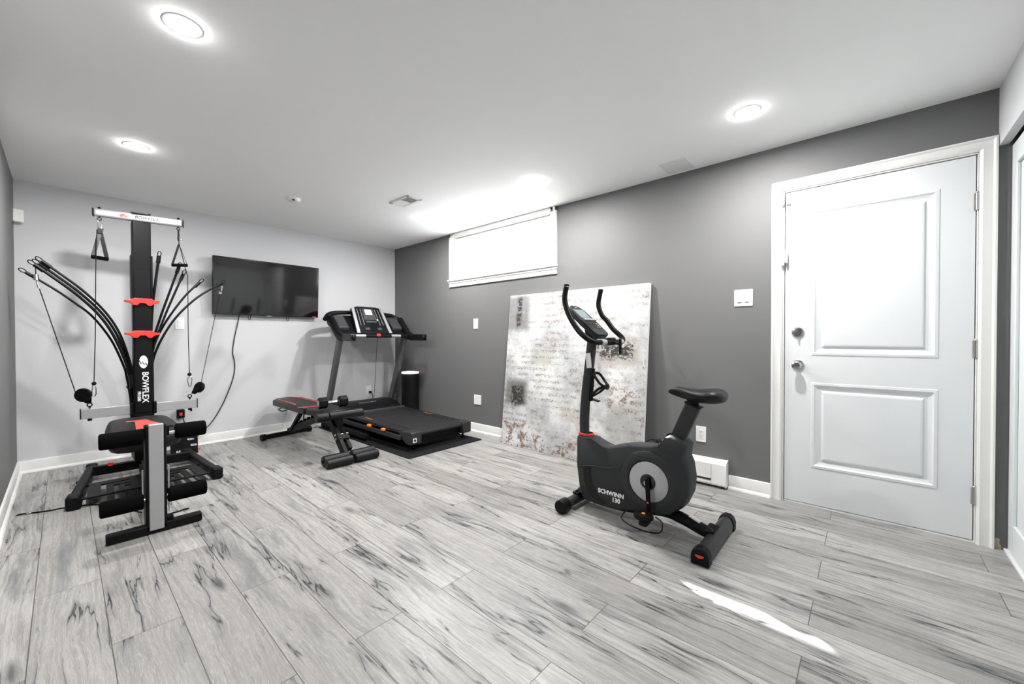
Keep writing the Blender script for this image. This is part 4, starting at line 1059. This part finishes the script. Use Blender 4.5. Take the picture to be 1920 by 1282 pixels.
# cables from the hand grips down to the pulleys
MB().tube([(-3.000, TY+.055, 1.90), (-3.008, TY+.045, 1.640), (-3.016, TY+.03, 1.1), (-3.026, TY+.03, .76)], .0028, n=6, sub=1).sph((-3.026, TY+.03, .748), .014).build('cable', m_plast, GY)
MB().tube([(-2.530, TY-.010, 1.87), (-2.478, TY-.02, 1.60), (-2.474, TY+.0, 1.1), (-2.466, TY+.02, .79)], .0028, n=6, sub=1).sph((-2.466, TY+.02, .778), .015).build('cable', m_plast, GY)
def carab(pts, nm='carabiner'):
    return MB().tube(pts, .0035, n=6, sub=4, closed=True).build(nm, m_chrome, GY)
carab([(-3.030, TY+.03, .735), (-3.018, TY+.03, .730), (-3.016, TY+.03, .670), (-3.026, TY+.03, .655), (-3.036, TY+.03, .670), (-3.034, TY+.03, .730)])
carab([(-2.466, TY+.02, .760), (-2.450, TY+.02, .735), (-2.458, TY+.02, .680), (-2.464, TY+.02, .672), (-2.470, TY+.02, .680), (-2.480, TY+.02, .735)])
# floor frame: rear cross bar, side tubes
MB().bar((-3.035, -.66, .070), (-2.455, -.70, .070), .05, .07).build('rear_crossbar', m_black, GY, bevel=.004)
MB().bar((-2.925, -.702, .1075), (-2.80, -.710, .1075), .016, .012).build('slide_pin', m_chrome, GY)
MB().bar((-2.955, -.698, .112), (-2.925, -.702, .112), .030, .026).build('pin_grip', m_red, GY, bevel=.003)
for (p, q) in (((-3.035, -.52, .060), (-3.140, -1.30, .045)), ((-2.450, -.52, .060), (-2.395, -1.30, .045))):
    MB().bar(p, q, .055, .062).build('side_rail', m_black, GY, bevel=.012)
    d_ = (Vector(q)-Vector(p)).normalized()
    MB().bar(Vector(q)-d_*.05, Vector(q)+d_*.055, .068, .088).build('rail_end_cap', m_plast, GY, bevel=.016, seg=3)
    MB().bar(Vector(p)-d_*.03, Vector(p)+d_*.02, .066, .074).build('rail_end_cap', m_plast, GY, bevel=.014, seg=3)
for y in (-.85, -1.15):
    MB().sph((-3.118, y, .05), .009).build('bolt', m_black, GY)
# slotted foot platform
pl = MB()
zt = .060
# outline trapezoid split into strips leaving chevron slots
def qd(a, b, c, e, h=.010):
    pl.loft([[(*p, zt-h) for p in (a, b, c, e)], [(*p, zt) for p in (a, b, c, e)]])
for s_ in (-1, 1):
    xc = -2.768
    def S(x, y): return (xc+s_*x, y)
    yb_, yf_ = -.985, -1.335
    W0, W1 = .345, .372            # half width at back / front
    def T(x, v): return S(x*(W0+(W1-W0)*v)/W1, yb_+(yf_-yb_)*v)
    qd(T(0, 0), T(.10, 0), T(.10, 1), T(0, 1))                      # centre
    qd(T(.10, 0), T(.372, 0), T(.372, .10), T(.10, .10)); qd(T(.10, .90), T(.372, .90), T(.372, 1), T(.10, 1))
    qd(T(.345, .10), T(.372, .10), T(.372, .90), T(.345, .90))
    # plate strips between the L-shaped slots, from the outside in
    qd(T(.255, .10), T(.318, .10), T(.318, .90), T(.255, .90))
    qd(T(.10, .10), T(.255, .10), T(.255, .22), T(.10, .22))
    qd(T(.190, .28), T(.228, .28), T(.228, .90), T(.190, .90)); qd(T(.10, .28), T(.190, .28), T(.190, .44), T(.10, .44))
    qd(T(.135, .50), T(.165, .50), T(.165, .90), T(.135, .90)); qd(T(.10, .50), T(.135, .50), T(.135, .64), T(.10, .64))
    qd(T(.10, .70), T(.112, .70), T(.112, .90), T(.10, .90))
pl.build('foot_platform', m_black, GY)
# centre beam and seat carriage rail
MB().bar((TX, TY+.05, .20), (-2.838, -2.06, .30), .06, .05).build('seat_rail', m_black, GY, bevel=.004)
MB().bar((TX+.0, TY+.05, .06), (-2.838, -2.10, .045), .055, .05).build('centre_beam', m_black, GY, bevel=.004)
# seat: rounded cushion with red inlay
st = []
sx_ = -2.815
for (y, hw) in ((-1.05, .10), (-1.07, .145), (-1.12, .165), (-1.25, .180), (-1.40, .190), (-1.52, .180), (-1.575, .150), (-1.590, .10)):
    st.append((y, hw))
def seat_ring(h, k, tilt=.02):
    L = [(sx_-hw*k, y) for y, hw in st]; R = [(sx_+hw*k, y) for y, hw in reversed(st)]
    return [(x, -1.32+(y+1.32)*k, h+(y+1.32)*.09) for x, y in L+R]
MB().loft([seat_ring(.375, .80), seat_ring(.380, .93), seat_ring(.405, 1.0), seat_ring(.455, 1.0), seat_ring(.480, .94), seat_ring(.487, .82)]).build('seat', m_vinyl, GY, angle=1.3)
def onseat(x, y, h=.489): return (sx_+x, y, h+(y+1.32)*.09)
ins = [(-.060, -1.10), (.055, -1.10), (.078, -1.17), (.03, -1.19), (.060, -1.28), (.095, -1.36), (.085, -1.44), (.03, -1.47), (-.045, -1.47), (-.03, -1.22), (-.075, -1.21)]
MB().loft([[onseat(x, y, .4855) for x, y in ins], [onseat(x, y, .4895) for x, y in ins]]).build('seat_inlay', m_redlight, GY)
MB().bb((sx_-.05, -1.42, .26), (sx_+.05, -1.22, .375)).build('seat_carriage', m_black, GY, bevel=.004)
# front leg post with rollers
PX, PY = -2.838, -2.13
MB().bb((PX-.045, PY, .02), (PX+.045, PY+.075, .602)).build('leg_post', m_black, GY, bevel=.006)
MB().bb((PX-.0315, PY-.006, .022), (PX+.0315, PY+.03, .608)).build('leg_post_cover', m_silver, GY, bevel=.004)
for s_ in (-1, 1):
    MB().bb((PX+s_*.055-.003, PY+.02, .10), (PX+s_*.055+.003, PY+.03, .36)).build('side_strip', m_silver, GY)
    MB().box((PX+s_*.050, PY+.03, .560), (.018, .022, .050)).cyl((PX+s_*.045, PY+.02, .585), (PX+s_*.075, PY+.02, .585), .006, n=8).build('roller_bracket', m_black, GY)
for z, y in ((.545, PY+.034), (.190, PY+.030)):
    MB().cyl((PX-.205, y, z), (PX+.210, y-.006, z+.004), .0095, n=16).build('roller_rod', m_chrome, GY)
    for a, b, dz in ((-.222, -.050, -.002), (.085 if z > .4 else .050, .228, .004)):
        MB().cyl((PX+a, y, z+dz), (PX+b, y-.004, z+dz), .043, n=32).build('foam_roller', m_foam, GY, bevel=.012, seg=4)
MB().bb((PX-.200, PY+.0, .004), (PX+.203, PY+.055, .050)).build('front_foot', m_black, GY, bevel=.006)
MB().box((PX+.060, PY+.035, .062), (.030, .030, .026)).build('foot_bracket', m_black, GY, bevel=.004)

# instruction placard standing behind the gym
t = thing('instruction_placard', 'black placard with white print standing behind the gym seat near the back wall', 'placard', (-2.42, -.34, 0))
PLM = Matrix.Translation((-2.435, -.345, 0)) @ Euler((-.10, 0, 0)).to_matrix().to_4x4()
def onp(x, z, d=0): return PLM @ Vector((x, -.007-d, z))
MB().loft([[PLM @ Vector((x, y, z)) for x, z in ((-.10, .002), (.10, .002), (.10, .275), (-.10, .275))] for y in (-.006, .006)]).build('board', m_plast, t, bevel=.002)
for (x, z, s, w_) in ((.055, .200, .032, 'B'), (.045, .140, .026, '4gim'), (-.045, .040, .024, '0.5')):
    text('printed_text', w_, s, onp(x, z), (1, 0, 0), PLM.to_3x3() @ Vector((0, 0, 1)), m_white, t, bold=.0008)
for x0_, x1_, z in ((.02, .09, .225), (.045, .09, .085), (.045, .09, .075), (.02, .085, .170)):
    MB().loft([[onp(a, b, d) for a, b in ((x0_, z), (x1_, z), (x1_, z+.005), (x0_, z+.005))] for d in (0, .001)]).build('printed_line', m_white, t)
MB().loft([[onp(a, b, d) for a, b in ((.097, .002), (.1005, .002), (.1005, .275), (.097, .275))] for d in (0, .001)]).build('red_edge', m_red, t)

# loose squat cable on the floor
t = thing('floor_cable', 'thin black cable with a looped end lying on the floor beside the left wall', 'cable', (-3.0, -1.3, 0))
MB().tube([(-3.34, -1.205, .0045), (-3.25, -1.245, .0045), (-3.16, -1.262, .005), (-3.05, -1.33, .0045), (-2.95, -1.50, .0045), (-2.86, -1.72, .0045), (-2.78, -1.86, .0045), (-2.72, -1.87, .0045), (-2.69, -1.865, .0045)], .0042, n=8).build('cable_line', m_plast, t)
for cx_, cy_, a in ((-3.358, -1.200, .35), (-2.672, -1.862, .1)):
    MB().tube([(cx_+.018*math.cos(k*PI/6), cy_+.008*math.sin(k*PI/6), .005) for k in range(12)], .003, n=6, sub=1, closed=True).build('cable_loop', m_plast, t)
MB().tube([(-3.335, -1.207, .006), (-3.315, -1.215, .006)], .0055, n=8, sub=1).build('crimp_sleeve', m_chrome, t)

# hand grips hanging from the lat bar
t = thing('exercise_grip', 'black fabric strap handle hanging from the left end of the top bar', 'exercise grip', (-2.985, TY+.05, 1.95))
hx, hy = lb(-.232).x, lb(-.232).y
MB().tube([(hx, hy, 1.985), (hx+.010, hy, 1.972), (hx+.008, hy, 1.925), (hx, hy, 1.912), (hx-.008, hy, 1.925), (hx-.010, hy, 1.972)], .0035, n=6, closed=True, sub=4).build('carabiner', m_chrome, t)
MB().box((hx+.002, hy, 1.895), (.030, .016, .035)).build('strap_keeper', m_vinyl, t, bevel=.003)
MB().cyl((hx-.010, hy, 1.915), (hx+.022, hy-.005, 1.913), .006, n=8).build('d_ring', m_nickel, t)
MB().bar((hx, hy, 1.885), (hx-.036, hy-.010, 1.705), .024, .003, up=(0, 1, 0)).build('strap', m_steel, t)
MB().bar((hx+.006, hy, 1.885), (hx+.036, hy+.005, 1.705), .024, .003, up=(0, 1, 0)).build('strap', m_vinyl, t)
MB().cyl((hx-.046, hy-.012, 1.697), (hx+.046, hy+.006, 1.694), .013, n=20).build('grip', m_foam, t, bevel=.003)
MB().bar((hx-.044, hy-.012, 1.682), (hx+.044, hy+.006, 1.678), .022, .003).build('strap', m_vinyl, t)
t = thing('exercise_grip', 'black triangular handle tilted sideways, hanging from the right end of the top bar', 'exercise grip', (-2.51, TY+.0, 1.95))
hx, hy = lb(.228).x, lb(.228).y
MB().tube([(hx+.002, hy, 1.950), (hx+.012, hy, 1.925), (hx+.016, hy, 1.905), (hx+.004, hy, 1.893), (hx-.006, hy, 1.905), (hx-.004, hy, 1.930)], .003, n=6, closed=True, sub=4).build('carabiner', m_chrome, t)
MB().bar((hx, hy, 1.985), (hx, hy, 1.890), .012, .012, up=(0, 1, 0)).build('strap_keeper', m_vinyl, t, bevel=.003)
MB().bar((hx+.002, hy, 1.890), (hx+.004, hy, 1.850), .006, .006, up=(0, 1, 0)).build('strap', m_vinyl, t)
MB().bar((hx+.002, hy, 1.86), (hx-.042, hy-.010, 1.690), .014, .014, up=(0, 1, 0)).build('strap', m_vinyl, t)
MB().bar((hx+.004, hy, 1.86), (hx+.056, hy+.010, 1.705), .002, .008, up=(0, 1, 0)).build('strap', m_vinyl, t)
MB().cyl((hx-.046, hy-.012, 1.683), (hx+.058, hy+.010, 1.697), .013, n=20).build('grip', m_foam, t, bevel=.003)
